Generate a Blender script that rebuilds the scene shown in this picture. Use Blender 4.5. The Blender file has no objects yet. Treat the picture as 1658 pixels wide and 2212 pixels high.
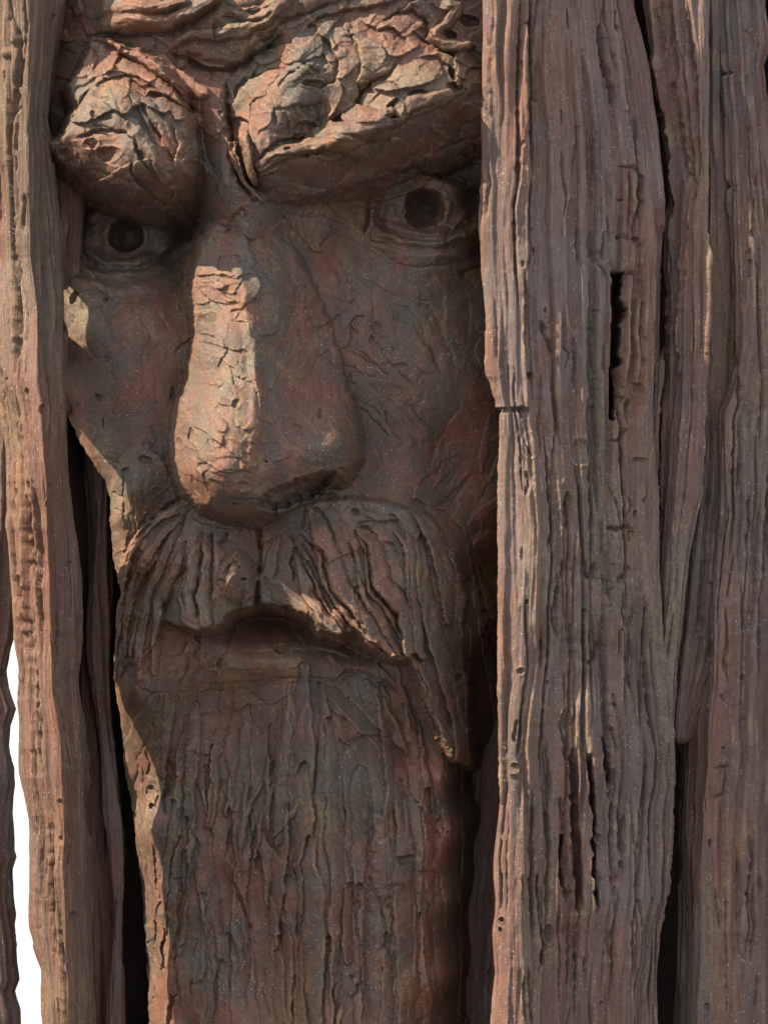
import bpy, math, random
import numpy as np

# ------------------------------------------------------------------ camera, sky, sun
S = 0.0006                      # metres per unit of the relief drawings (1658 x 2212 units in view)
CAM_D = 5.0                     # camera distance to the relief's zero plane
ZC = 2.6                        # height of the view centre
scn = bpy.context.scene
cam_d = bpy.data.cameras.new("camera")
cam = bpy.data.objects.new("camera", cam_d)
scn.collection.objects.link(cam)
cam.location = (0, -CAM_D, ZC)
cam.rotation_euler = (math.radians(90), 0, 0)
cam_d.sensor_fit = 'VERTICAL'
cam_d.sensor_height = 36
cam_d.lens = 36 * CAM_D / (2212 * S)
cam_d.clip_end = 1000
cam_d.clip_start = 0.05
scn.camera = cam

SUN = np.array([-0.72, -0.265, 0.66]); SUN /= np.linalg.norm(SUN)
elev = math.asin(SUN[2]); azim = math.atan2(SUN[0], SUN[1])
w = bpy.data.worlds.new("World"); scn.world = w; w.use_nodes = True
nt = w.node_tree; nt.nodes.clear()
sky = nt.nodes.new('ShaderNodeTexSky'); sky.sky_type = 'NISHITA'; sky.sun_disc = False
sky.sun_elevation = elev; sky.sun_rotation = azim; sky.air_density = 1.0; sky.dust_density = 2.0
b1 = nt.nodes.new('ShaderNodeBackground'); b1.inputs[1].default_value = 0.05
nt.links.new(sky.outputs[0], b1.inputs[0])
b2 = nt.nodes.new('ShaderNodeBackground'); b2.inputs[0].default_value = (1, 1, 1.0, 1); b2.inputs[1].default_value = 0.44
ad = nt.nodes.new('ShaderNodeAddShader'); ow = nt.nodes.new('ShaderNodeOutputWorld')
nt.links.new(b1.outputs[0], ad.inputs[0]); nt.links.new(b2.outputs[0], ad.inputs[1]); nt.links.new(ad.outputs[0], ow.inputs[0])

sl = bpy.data.lights.new("sun", 'SUN'); sl.energy = 5.0; sl.angle = math.radians(0.6); sl.color = (1.0, 0.79, 0.57)
so = bpy.data.objects.new("sun", sl); scn.collection.objects.link(so)
so.location = (-3, -3, 5)
import mathutils
so.rotation_euler = mathutils.Vector(tuple(-SUN)).to_track_quat('-Z', 'Y').to_euler()
scn.view_settings.view_transform = 'Standard'; scn.view_settings.look = 'None'
scn.view_settings.gamma = 1; scn.view_settings.exposure = 1.3

# ------------------------------------------------------------------ numeric helpers
RL = np.random.RandomState(7).rand(32, 256, 256).astype(np.float32)
def noise(x, y, seed=0):
    t = RL[seed % 32]
    xi = np.floor(x); yi = np.floor(y); fx = (x - xi).astype(np.float32); fy = (y - yi).astype(np.float32)
    xi = xi.astype(np.int64) + seed * 17; yi = yi.astype(np.int64) + seed * 31
    fx = fx * fx * fx * (fx * (fx * 6 - 15) + 10); fy = fy * fy * fy * (fy * (fy * 6 - 15) + 10)
    x0 = xi & 255; x1 = (xi + 1) & 255; y0 = yi & 255; y1 = (yi + 1) & 255
    a = t[y0, x0]; b = t[y0, x1]; c = t[y1, x0]; d = t[y1, x1]
    return (a + (b - a) * fx + (c - a + (a - b - c + d) * fx) * fy) * 2 - 1
def fbm(x, y, seed=0, octv=4, g=0.5):
    r = 0; amp = 1.0; f = 1.0
    for i in range(octv):
        r = r + amp * noise(x * f + 3.7 * i, y * f + 9.1 * i, seed + i); amp *= g; f *= 2.03
    return r
def sstep(a, b, x):
    t = np.clip((x - a) / (b - a), 0, 1)
    return t * t * (3 - 2 * t)
def smax(a, b, k):
    h = np.clip(0.5 + 0.5 * (a - b) / k, 0, 1)
    return b + (a - b) * h + k * h * (1 - h)

def cubic_matrix(xs, knots0, step, n):
    """Catmull-Rom weights from n uniform knots to xs."""
    t = (xs - knots0) / step; i = np.clip(np.floor(t).astype(int), 1, n - 3); f = t - i
    M = np.zeros((len(xs), n))
    w0 = -0.5 * f + f**2 - 0.5 * f**3; w1 = 1 - 2.5 * f**2 + 1.5 * f**3
    w2 = 0.5 * f + 2 * f**2 - 1.5 * f**3; w3 = -0.5 * f**2 + 0.5 * f**3
    r = np.arange(len(xs))
    for k, ww in enumerate((w0, w1, w2, w3)): M[r, i - 1 + k] += ww
    return M
def rbf(pts, us, vs, c=35.0, smooth=0.0):
    """Smooth surface through (u, v, h) points, evaluated on the grid us x vs."""
    p = np.array(pts, float); n = len(p)
    def phi(r2): return np.sqrt(r2 + c * c)
    A = phi((p[:, None, 0] - p[None, :, 0])**2 + (p[:, None, 1] - p[None, :, 1])**2) - np.eye(n) * smooth
    M = np.zeros((n + 3, n + 3)); M[:n, :n] = A; M[:n, n] = 1; M[:n, n + 1] = p[:, 0] / 1000; M[:n, n + 2] = p[:, 1] / 1000
    M[n:, :n] = M[:n, n:].T
    wv = np.linalg.solve(M, np.concatenate([p[:, 2], [0, 0, 0]]))
    st = 10.0
    cu = np.arange(us[0] - 2 * st, us[-1] + 4 * st, st); cv = np.arange(vs[0] - 2 * st, vs[-1] + 4 * st, st)
    G = np.zeros((len(cv), len(cu)))
    for k in range(n): G += wv[k] * phi((cu[None, :] - p[k, 0])**2 + (cv[:, None] - p[k, 1])**2)
    G += wv[n] + wv[n + 1] * cu[None, :] / 1000 + wv[n + 2] * cv[:, None] / 1000
    return (cubic_matrix(vs, cv[0], st, len(cv)) @ G @ cubic_matrix(us, cu[0], st, len(cu)).T).astype(np.float32)

class Relief:
    """Arrays U, V (where a sample lies), D (its relief detail) and ragged copies UW, VW used for stroke edges."""
    def __init__(s, U, V, seed, rag=1.0, ky=1.0):
        s.U = U.astype(np.float32); s.V = V.astype(np.float32); s.D = np.zeros_like(s.U)
        s.UW = s.U + rag * (3.6 * noise(U / 28, V / 28 / ky, seed) + 1.9 * noise(U / 11, V / 11 / ky, seed + 1) + 0.8 * noise(U / 4.5, V / 4.5, seed + 2))
        s.VW = s.V + rag * (3.6 * noise(U / 28, V / 28 / ky, seed + 3) + 1.9 * noise(U / 11, V / 11 / ky, seed + 4) + 0.8 * noise(U / 4.5, V / 4.5, seed + 5))
        s.rowv = s.V[:, 0]; s.cmin = s.U.min(0); s.cmax = s.U.max(0)
    def box(s, u0, u1, v0, v1):
        r = np.nonzero((s.rowv >= v0) & (s.rowv <= v1))[0]; c = np.nonzero((s.cmax >= u0) & (s.cmin <= u1))[0]
        if len(r) < 2 or len(c) < 2: return None
        return (slice(r[0], r[-1] + 1), slice(c[0], c[-1] + 1))
    def knife(s, u, v, ang, L, W, off=0, tb=0, ta=0, lip=0, arch=0, st=1.0, sharp=2.0, pw=4):
        """One palette-knife smear: replaces the relief inside an oblong by a tilted facet, with a raised lip."""
        R = math.hypot(L, W) + 10
        b = s.box(u - R, u + R, v - R, v + R)
        if b is None: return
        x = s.UW[b] - u; y = s.VW[b] - v; ca, sa = math.cos(ang), math.sin(ang)
        a = (x * ca + y * sa) / L; c = (-x * sa + y * ca) / W
        d = (np.abs(a)**pw + np.abs(c)**2.6)**(1 / 3.2)
        e = (1 - d) * min(L, W)
        m = sstep(-sharp * .5, sharp * .5, e) * st
        new = off + tb * c + ta * a + arch * (1 - c * c)
        D = s.D[b]
        D = D + (new - D) * m
        if lip:
            side = sstep(-0.2, 0.8, c * np.sign(lip) + 0.3 * a)
            D = D + abs(lip) * np.exp(-(e / 2.4)**2) * side * (0.6 + 0.6 * noise(s.U[b] / 9, s.V[b] / 9, 3))
        s.D[b] = D
    def pathd(s, b, P, warp=True):
        X = s.UW[b] if warp else s.U[b]; Y = s.VW[b] if warp else s.V[b]
        best = np.full(X.shape, 1e9, np.float32); T = np.zeros_like(best); SG = np.zeros_like(best)
        P = np.array(P, float); seg = np.linalg.norm(P[1:] - P[:-1], axis=1); cum = np.concatenate([[0], np.cumsum(seg)]); tot = cum[-1]
        for i in range(len(P) - 1):
            dx, dy = (P[i + 1] - P[i]) / max(seg[i], 1e-6)
            t = np.clip((X - P[i, 0]) * dx + (Y - P[i, 1]) * dy, 0, seg[i])
            ex = X - P[i, 0] - t * dx; ey = Y - P[i, 1] - t * dy; d = np.hypot(ex, ey)
            k = d < best
            best = np.where(k, d, best); T = np.where(k, (cum[i] + t) / tot, T); SG = np.where(k, np.sign(dx * ey - dy * ex), SG)
        return best, T, SG
    def pbox(s, P, w):
        P = np.array(P, float); return s.box(P[:, 0].min() - w, P[:, 0].max() + w, P[:, 1].min() - w, P[:, 1].max() + w)
    def crack(s, P, w=3.0, dep=8, lip=0, taper=True, step=0, lap=1.0):
        """Groove along P; step lowers the right-hand side of the path over a few units."""
        rr = w * 3 + 60
        b = s.pbox(P, rr if lap else w * 3 + 30)
        if b is None: return
        d, T, SG = s.pathd(b, P)
        tp = np.clip(np.minimum(T, 1 - T) * 5, 0, 1)**0.7 if taper else 1.0
        ww = w * (0.8 + 0.5 * noise(s.U[b] / 14, s.V[b] / 14, 9)) * (0.3 + 0.7 * tp)
        low = 1 if (step > 0 or (step == 0 and (int(P[0][0] * 7) & 1))) else -1
        g = 1 - 0.62 * lap
        X = -dep * g * tp * np.exp(-(d / ww)**2.0)
        sd_ = d * SG * low
        X = X - lap * tp * (dep * 0.75 + abs(step)) * sstep(-1.2, 1.8, sd_) * np.exp(-np.clip(sd_, 0, None) / (9 + 1.1 * dep + 2 * abs(step)))
        X = X + lip * tp * np.exp(-((-sd_ - 2.2) / 2.2)**2) * (SG * low < 0) * (0.7 + 0.7 * noise(s.U[b] / 9, s.V[b] / 9, 7))
        s.D[b] += X
    def strand(s, P, w0, w1, hgt, base=None, sharp=2.5, flat=2.2, tilt=0, wm=None):
        """Tapering clump of hair or clay laid along P; w0, wm, w1 half-widths."""
        mx = max(w0, w1, wm or 0)
        b = s.pbox(P, mx + 12)
        if b is None: return
        d, T, SG = s.pathd(b, P)
        if wm is None: ww = w0 + (w1 - w0) * T
        else: ww = w0 * (1 - T)**2 + 2 * T * (1 - T) * wm * 1.25 + w1 * T**2
        q = d / np.maximum(ww, 0.5)
        prof = np.clip(1 - q**flat, 0, 1)**0.5
        g = 1 + 0.045 * np.sin(q * SG * 7 + T * 4 + 3 * noise(s.U[b] / 40, s.V[b] / 40, 5))
        endt = sstep(0, 0.12, T) if w0 > 4 else 1
        h = hgt * prof * g * endt + tilt * SG * q * (q < 1)
        m = sstep(1.06, 0.94, q)
        D = s.D[b]
        if base is None: s.D[b] = np.where(q < 1.1, np.maximum(D, D * (1 - m * .75) + h * m), D)
        else: s.D[b] = D * (1 - m) + (base + h) * m
    def hole(s, u, v, ru, rv, dep, rim=0, pw=2.0, warp=True):
        b = s.box(u - ru * 2 - 8, u + ru * 2 + 8, v - rv * 2 - 8, v + rv * 2 + 8)
        if b is None: return
        X, Y = (s.UW, s.VW) if warp else (s.U, s.V)
        q = np.sqrt(((X[b] - u) / ru)**2 + ((Y[b] - v) / rv)**2)
        s.D[b] -= dep * np.clip(1 - q**pw, 0, 1)**0.7
        if rim: s.D[b] += rim * np.exp(-((q - 1.12) / 0.16)**2)

def poly_sd(U, V, P, pad=80):
    """Signed distance to polygon P, positive inside (only within pad; else -pad)."""
    P = np.array(P, float); out = np.full(U.shape, -float(pad), np.float32)
    u = U[0]; v = V[:, 0]
    r = np.nonzero((v > P[:, 1].min() - pad) & (v < P[:, 1].max() + pad))[0]; c = np.nonzero((u > P[:, 0].min() - pad) & (u < P[:, 0].max() + pad))[0]
    if len(r) < 2 or len(c) < 2: return out
    b = (slice(r[0], r[-1] + 1), slice(c[0], c[-1] + 1)); X = U[b]; Y = V[b]
    best = np.full(X.shape, 1e9, np.float32); ins = np.zeros(X.shape, bool)
    for i in range(len(P)):
        x0, y0 = P[i]; x1, y1 = P[(i + 1) % len(P)]
        L = math.hypot(x1 - x0, y1 - y0) + 1e-6; dx, dy = (x1 - x0) / L, (y1 - y0) / L
        t = np.clip((X - x0) * dx + (Y - y0) * dy, 0, L)
        best = np.minimum(best, np.hypot(X - x0 - t * dx, Y - y0 - t * dy))
        if abs(y1 - y0) > 1e-6: ins ^= ((y0 > Y) != (y1 > Y)) & (X < (x1 - x0) * (Y - y0) / (y1 - y0) + x0)
    out[b] = np.where(ins, best, -np.minimum(best, pad))
    return out

# ------------------------------------------------------------------ materials
def bronze(name, tint=(1, 1, 1), grain=1.0, blue=0.5):
    m = bpy.data.materials.new(name); m.use_nodes = True; t = m.node_tree; N = t.nodes; Lk = t.links
    N.clear()
    out = N.new('ShaderNodeOutputMaterial'); bs = N.new('ShaderNodeBsdfPrincipled'); Lk.new(bs.outputs[0], out.inputs[0])
    geo = N.new('ShaderNodeNewGeometry')
    def mapping(sx, sy, sz):
        mp = N.new('ShaderNodeMapping'); mp.inputs['Scale'].default_value = (sx, sy, sz); Lk.new(geo.outputs['Position'], mp.inputs[0]); return mp.outputs[0]
    def nz(vec, scale, det=6, rough=0.6, dist=0.0):
        n = N.new('ShaderNodeTexNoise'); n.inputs['Scale'].default_value = scale; n.inputs['Detail'].default_value = det
        n.inputs['Roughness'].default_value = rough; n.inputs['Distortion'].default_value = dist; Lk.new(vec, n.inputs['Vector']); return n.outputs['Fac']
    def ramp(fac, a, b):
        r = N.new('ShaderNodeMapRange'); r.inputs[1].default_value = a; r.inputs[2].default_value = b; r.interpolation_type = 'SMOOTHSTEP'; Lk.new(fac, r.inputs[0]); return r.outputs[0]
    def mix(f, a, b):
        x = N.new('ShaderNodeMix'); x.data_type = 'RGBA'
        if isinstance(f, float): x.inputs[0].default_value = f
        else: Lk.new(f, x.inputs[0])
        for sock, val in ((x.inputs[6], a), (x.inputs[7], b)):
            if isinstance(val, tuple): sock.default_value = (val[0] * tint[0], val[1] * tint[1], val[2] * tint[2], 1)
            else: Lk.new(val, sock)
        return x.outputs[2]
    def mul(a, b):
        x = N.new('ShaderNodeMath'); x.operation = 'MULTIPLY'
        for k, val in enumerate((a, b)):
            if isinstance(val, float): x.inputs[k].default_value = val
            else: Lk.new(val, x.inputs[k])
        return x.outputs[0]
    iso = mapping(1, 1, 1); ver = mapping(1, 1, 0.12)
    gr = ver if grain > 0.5 else mapping(1, 1, 0.55)
    big = ramp(nz(gr, 12, 6, 0.62, 0.7), 0.38, 0.62)
    c = mix(big, (0.108, 0.050, 0.034), (0.070, 0.048, 0.042) if grain > .5 else (0.062, 0.051, 0.043))
    c = mix(mul(ramp(nz(gr, 48, 6, 0.75), 0.50, 0.64), 0.8), c, (0.150, 0.076, 0.052))
    c = mix(mul(ramp(nz(gr, 30, 5, 0.7, 0.4), 0.52, 0.66), 0.4 + 0.3 * grain), c, (0.082, 0.037, 0.029))
    c = mix(mul(ramp(nz(iso if grain < .5 else mapping(1, 1, 0.3), 7, 6, 0.68, 0.8), 0.48, 0.63), float(blue)), c, (0.062, 0.062, 0.056) if grain < .5 else (0.104, 0.094, 0.094))
    c = mix(mul(ramp(nz(iso, 100, 6, 0.75), 0.54, 0.68), 0.65), c, (0.030, 0.022, 0.022))
    gm = mul(ramp(nz(gr, 11, 6, 0.7, 0.5), 0.50, 0.64), ramp(nz(iso, 190, 4, 0.75), 0.42, 0.60))
    c = mix(mul(gm, 0.55), c, (0.135, 0.118, 0.060))
    at = N.new('ShaderNodeAttribute'); at.attribute_name = 'wear'
    wn = ramp(nz(iso, 26, 5, 0.7), 0.35, 0.62)
    c = mix(mul(mul(at.outputs['Fac'], wn), 0.7), c, (0.165, 0.118, 0.072))
    # lichen and dust specks
    for sc, th, rnd, colr in ((300, 0.25, 0.80, (0.40, 0.42, 0.38)), (560, 0.28, 0.78, (0.30, 0.29, 0.26))):
        vo = N.new('ShaderNodeTexVoronoi'); vo.inputs['Scale'].default_value = sc; Lk.new(iso, vo.inputs['Vector'])
        d = ramp(vo.outputs['Distance'], th, th * 0.55)
        sep = N.new('ShaderNodeSeparateColor'); Lk.new(vo.outputs['Color'], sep.inputs[0])
        c = mix(mul(mul(mul(d, ramp(sep.outputs[0], rnd, rnd + 0.02)), ramp(nz(iso, 18, 4, 0.7), 0.36, 0.56)), 0.85), c, colr)
    Lk.new(c, bs.inputs['Base Color'])
    bs.inputs['Metallic'].default_value = 0.0
    r = N.new('ShaderNodeMapRange'); r.inputs[3].default_value = 0.42; r.inputs[4].default_value = 0.85; Lk.new(nz(iso, 45, 5, 0.7), r.inputs[0])
    Lk.new(r.outputs[0], bs.inputs['Roughness'])
    bs.inputs['Specular IOR Level'].default_value = 0.42
    b1 = N.new('ShaderNodeBump'); b1.inputs['Strength'].default_value = 0.5; b1.inputs['Distance'].default_value = 0.0013 + 0.0008 * grain
    Lk.new(nz(gr, 210, 6, 0.72), b1.inputs['Height'])
    fb = mapping(1, 1, 0.035) if grain > .5 else mapping(1, 1, 0.35)
    b0 = N.new('ShaderNodeBump'); b0.inputs['Strength'].default_value = 0.75; b0.inputs['Distance'].default_value = 0.0011 + 0.0030 * grain
    Lk.new(nz(fb, 330, 4, 0.75), b0.inputs['Height']); Lk.new(b1.outputs[0], b0.inputs['Normal']); b1 = b0
    b2 = N.new('ShaderNodeBump'); b2.inputs['Strength'].default_value = 0.45; b2.inputs['Distance'].default_value = 0.0005
    Lk.new(nz(iso, 900, 3, 0.6), b2.inputs['Height']); Lk.new(b1.outputs[0], b2.inputs['Normal'])
    Lk.new(b2.outputs[0], bs.inputs['Normal'])
    return m
M_FACE = bronze('bronze_face', (1.10, 1.03, 0.96), 0.0, 0.75)
M_SLAB = bronze('bronze_slab', (1.26, 1.29, 1.34), 1.0, 0.5)
M_SLIM = bronze('bronze_slim_slab', (1.0, 0.90, 0.80), 1.0, 0.35)
M_SHADE = bronze('bronze_painted_shade', (0.25, 0.25, 0.25), 1.0, 0.3)  # bronze darkened as painted shade, so the gaps between slabs read black

# ------------------------------------------------------------------ objects
sculpture = bpy.data.objects.new("bronze_sculpture", None)
scn.collection.objects.link(sculpture)
sculpture.location = (0, 0, ZC - 1350 * S)
sculpture['label'] = "weathered brown bronze sculpture of a frowning bearded face set between tall driftwood-like slabs"
sculpture['category'] = "sculpture"
bpy.context.view_layer.update()
ORG = np.array(sculpture.location)

def to_world(U, V, H, nom=0.0):
    k = 1 - nom * S / CAM_D
    return np.stack([(U - 829) * S * k, -H * S, (1106 - V) * S * k + ZC], -1)

def grid_mesh(name, P, keep=None, mat=None, parent=None, wear=None, wrap=False, label=None):
    """P: rows x cols x 3; keep: (rows-1, cols-1) cells that exist. wrap joins last column to first."""
    R, C = P.shape[:2]
    idx = np.arange(R * C).reshape(R, C)
    if wrap: idx = np.concatenate([idx, idx[:, :1]], 1)
    q = np.stack([idx[:-1, :-1], idx[1:, :-1], idx[1:, 1:], idx[:-1, 1:]], -1)
    if keep is not None: q = q[keep]
    q = q.reshape(-1, 4)
    used = np.zeros(R * C, bool); used[q.ravel()] = True
    remap = np.cumsum(used) - 1
    co = (P.reshape(-1, 3)[used] - ORG).astype(np.float32); q = remap[q].astype(np.int32)
    me = bpy.data.meshes.new(name)
    me.vertices.add(len(co)); me.vertices.foreach_set('co', co.ravel())
    me.loops.add(len(q) * 4); me.loops.foreach_set('vertex_index', q.ravel())
    me.polygons.add(len(q)); me.polygons.foreach_set('loop_start', np.arange(0, len(q) * 4, 4, dtype=np.int32))
    me.polygons.foreach_set('loop_total', np.full(len(q), 4, np.int32))
    me.update(calc_edges=True)
    me.shade_smooth()
    if wear is not None:
        a = me.attributes.new('wear', 'FLOAT', 'POINT'); a.data.foreach_set('value', wear.reshape(-1)[used].astype(np.float32))
    me.materials.append(mat)
    o = bpy.data.objects.new(name, me); scn.collection.objects.link(o)
    o.parent = parent
    if parent is not None and parent is not sculpture: pass
    if label: o['label'] = label
    return o

def blur(a, n):
    for ax in (0, 1):
        for _ in range(2):
            k = 2 * n + 1
            p = np.pad(a, [(n + 1, n) if i == ax else (0, 0) for i in range(2)], mode='edge')
            c = np.cumsum(p, axis=ax, dtype=np.float64)
            a = (np.take(c, range(k, c.shape[ax]), ax) - np.take(c, range(0, c.shape[ax] - k), ax)) / k
    return a.astype(np.float32)
def wear_of(H, U, V, n=2, k=1.6):
    x = H - blur(H, n)
    pat = sstep(-0.1, 0.7, fbm(U / 45, V / 70, 21, 3))
    return np.clip((x / k - 0.35), 0, 1) * (0.25 + 0.75 * pat)

rnd = random.Random(3)

# ================================================================== THE FACE
exec_step = 1.9
us = np.arange(88, 1125, exec_step); vs = np.arange(-150, 2360, exec_step)
U, V = np.meshgrid(us, vs); U = U.astype(np.float32); V = V.astype(np.float32)
R = Relief(U, V, 1)
rag = lambda a, sc, sd: a * noise(U / sc, V / sc, sd)

# --- big form of skull, sockets, cheeks, lips, beard
base_pts = [
 # forehead
 (90,-150,0),(90,100,0),(90,250,20),(150,-150,20),(160,60,60),(165,180,70),(300,-150,95),(300,-30,160),(300,45,195),(300,100,150),(500,-150,130),(500,-30,190),(500,30,215),(460,120,165),(440,200,190),
 (700,-150,150),(700,-20,205),(700,120,190),(900,-150,140),(900,0,185),(900,150,190),(1050,-150,140),(1050,50,120),(1050,200,110),(1120,-100,80),(1120,150,70),
 # between brows
 (450,300,180),(445,390,150),(480,460,130),(520,520,150),
 # left socket
 (95,400,-60),(130,440,-130),(200,440,-150),(300,445,-160),(390,470,-150),(415,520,-130),(130,560,-60),(110,640,-10),(180,570,-50),(260,600,0),(340,600,-25),(400,600,-60),(220,520,-85),(300,520,-95),
 # left cheek
 (150,700,40),(230,680,70),(320,680,70),(395,700,45),(150,850,20),(240,820,80),(330,850,80),(385,850,55),(180,1000,-20),(240,1000,50),(320,1000,75),(370,1000,65),
 (240,1150,20),(300,1150,40),(350,1100,60),(110,900,-60),(150,1100,-150),
 # right socket and cheek
 (620,500,95),(700,480,70),(780,450,-10),(850,390,-40),(950,360,-40),(1040,380,-60),(760,520,10),(850,520,30),(940,535,62),(1020,500,0),(1090,450,-90),
 (700,600,85),(800,620,100),(900,610,112),(1000,600,70),(1080,600,20),(700,750,95),(800,750,105),(900,750,120),(1000,750,85),(1080,750,30),
 (760,850,85),(850,850,110),(950,850,100),(1040,850,60),(1110,850,0),(800,950,70),(880,960,95),(960,960,90),(1060,980,50),(790,1040,80),(880,1060,110),(970,1080,80),(1060,1100,30),
 # upper lip / around moustache
 (450,1130,60),(550,1130,70),(650,1090,80),(760,1080,100),(500,1250,70),(650,1250,70),(830,1200,120),(950,1200,85),(1040,1250,20),(1090,1250,-40),
 (900,1350,95),(990,1400,40),(1050,1450,-30),
 (260,1250,30),(300,1300,60),(380,1250,80),(270,1400,35),(330,1420,70),(400,1420,70),
 # mouth and chin
 (480,1350,-30),(530,1332,-85),(580,1326,-115),(660,1342,-100),(740,1370,-45),(790,1400,-15),(480,1400,40),(560,1405,58),(640,1408,58),(720,1420,45),(800,1445,50),
 (450,1480,45),(530,1500,50),(600,1480,70),(700,1470,75),(800,1500,70),(880,1500,60),
 (330,1540,70),(420,1560,50),(520,1570,50),(590,1540,80),(660,1540,115),(760,1560,105),(860,1580,80),(940,1600,40),
 # beard
 (250,1500,0),(235,1500,-60),(260,1620,-20),(310,1620,60),(400,1650,75),(500,1680,65),(600,1650,105),(700,1660,130),(800,1680,120),(900,1680,90),(980,1680,30),(1030,1700,-80),(1080,1650,-120),
 (262,1750,-60),(320,1800,50),(400,1800,90),(480,1800,85),(560,1800,80),(640,1800,125),(740,1800,140),(850,1800,120),(940,1800,90),(1000,1810,10),(1050,1850,-140),
 (285,1950,-60),(340,1960,45),(420,1950,85),(520,1950,70),(620,1960,120),(740,1960,145),(850,1960,125),(940,1950,80),(985,1960,0),(1040,2000,-170),
 (300,2120,-60),(352,2130,40),(440,2120,90),(540,2120,85),(640,2120,130),(760,2120,145),(860,2120,120),(940,2120,70),(985,2130,-20),(1040,2160,-180),
 (310,2350,-60),(365,2350,40),(450,2350,90),(640,2350,130),(800,2350,145),(940,2350,60),(990,2350,-40),(1050,2350,-180),
]
base_pts = [(u, v, h - (72 * float(np.clip((u - 620) / 230, 0, 1)) * (560 < v < 1190) + 45 * (u > 940) * (930 < v < 1190) + 22 * (u < 400) * (640 < v < 1120) + 75 * float(np.clip((v - 1380) / 200, 0, 1)))) for u, v, h in base_pts]
base_pts = [(u, v, h - 130 * (u >= 1028 and v > 1200) + 18 * (930 <= u < 1010 and v > 1650) + 38 * (u < 390 and 1380 < v < 1560)) for u, v, h in base_pts]
H = rbf(base_pts, us, vs, 30)
REG = np.zeros(U.shape, np.int8)       # which named piece a sample belongs to

H += 42 * np.exp(-((U - 690) / 135)**2 - (np.where(V < 1590, (V - 1590) / 75, (V - 1590) / 320))**2)
H += 16 * np.exp(-((U - 690) / 60)**2) * sstep(1520, 1600, V)
def layer(P, pts, rid, k=3.0, soft=6.0, ragged=3.0, c=30, pad=90, p=1.0, edge_round=0):
    global H, REG
    sd = poly_sd(U, V, P, pad) + rag(ragged, 16, 11) + rag(ragged * .5, 6, 12)
    Lh = rbf(pts, us, vs, c)
    if edge_round: Lh = Lh - edge_round * np.clip(1 - sd / (edge_round * 1.2), 0, 1)**2 * (sd > 0) - edge_round * (sd <= 0)
    Lp = Lh - k * np.clip(-sd, 0, None)**p - (sd <= -pad + 12) * 900
    H2 = smax(H, Lp, soft)
    if rid: REG[(Lp > H - 2) & (sd > -14)] = rid
    H = H2.astype(np.float32)
    return sd

# left brow: round bulging mass with a shelf pointing left
LB = [(118,318),(150,300),(175,235),(158,190),(185,150),(200,95),(235,92),(300,120),(350,155),(385,200),(402,260),(412,330),(405,385),(385,415),(340,425),(290,415),(240,400),(200,385),(150,362),(125,345)]
layer(LB, [(118,318,175),(150,310,205),(180,240,210),(168,190,192),(205,110,178),(262,125,205),(330,170,235),(378,225,268),(405,300,268),(396,385,262),
  (340,420,195),(250,412,195),(180,370,165),(125,345,140),(230,200,225),(290,240,275),(340,300,285),(250,300,265),(200,320,238),(240,345,242),(300,350,278),(350,365,290),(330,400,238),(262,378,258),(190,350,210)], 1, k=4, soft=12, c=25, edge_round=5)
# right brow: long mass rising to the right
RB = [(500,210),(520,160),(560,120),(620,85),(690,60),(770,35),(860,30),(915,50),(935,95),(975,100),(1080,95),(1100,180),(1095,290),(1040,300),(950,340),(860,360),(760,395),(680,425),(600,440),(545,435),(525,400),(520,340),(498,280)]
layer(RB, [(503,230,188),(524,160,192),(565,128,200),(640,85,212),(770,40,195),(900,50,190),(960,110,195),(1080,110,120),(1090,280,60),
  (600,180,240),(680,150,250),(760,130,245),(850,130,235),(640,250,250),(700,230,225),(760,230,235),(850,200,265),(950,180,245),(1020,180,190),(1040,250,160),
  (560,280,235),(640,320,225),(700,300,230),(800,270,262),(900,240,262),(970,215,235),
  (570,375,250),(640,350,272),(720,320,285),(800,305,268),(880,275,262),(950,240,235),
  (545,430,150),(600,430,165),(700,405,165),(800,365,150),(900,335,140),(1000,290,110),(560,395,215),(640,380,228),(720,355,225),(820,330,205),(920,290,185),(1010,250,150)], 2, k=3.0, soft=6, c=25, edge_round=4)
# nose
NP = [(470,470),(440,520),(424,570),(420,640),(424,700),(422,760),(410,830),(390,880),(382,940),(384,1000),(402,1055),(440,1092),(490,1108),(545,1116),(590,1092),(650,1052),(700,1026),(738,1026),(765,985),(772,930),(764,880),(748,840),(735,780),(715,700),(682,620),(640,540),(600,480)]
layer(NP, [(470,470,122),(530,470,135),(590,490,110),(440,530,120),(500,560,170),(560,560,165),(424,600,125),(470,620,180),(530,640,205),(580,640,190),(684,640,88),
  (422,720,130),(460,740,200),(520,740,240),(565,740,225),(620,740,165),(728,720,78),(410,830,155),(450,840,230),(520,840,275),(570,840,262),(640,840,190),(745,820,92),
  (385,930,185),(420,930,255),(480,920,315),(550,920,315),(610,930,260),(680,920,205),(740,900,150),(770,930,110),
  (384,1010,195),(420,1030,265),(480,1010,335),(550,1000,325),(620,990,265),(690,970,235),(740,960,195),(765,985,140),
  (410,1065,215),(470,1080,280),(540,1090,285),(600,1060,255),(660,1030,225),(730,1015,190),(500,1108,250),(545,1116,235)], 3, k=3.4, soft=9, c=25, edge_round=8)
nd, nT, nS = R.pathd((slice(None), slice(None)), [(505,540),(532,640),(552,740),(562,850),(556,960),(535,1040)], warp=True)
H += 13 * np.exp(-(nd / 13)**2) * np.clip(np.minimum(nT, 1 - nT) * 5, 0, 1)
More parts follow.
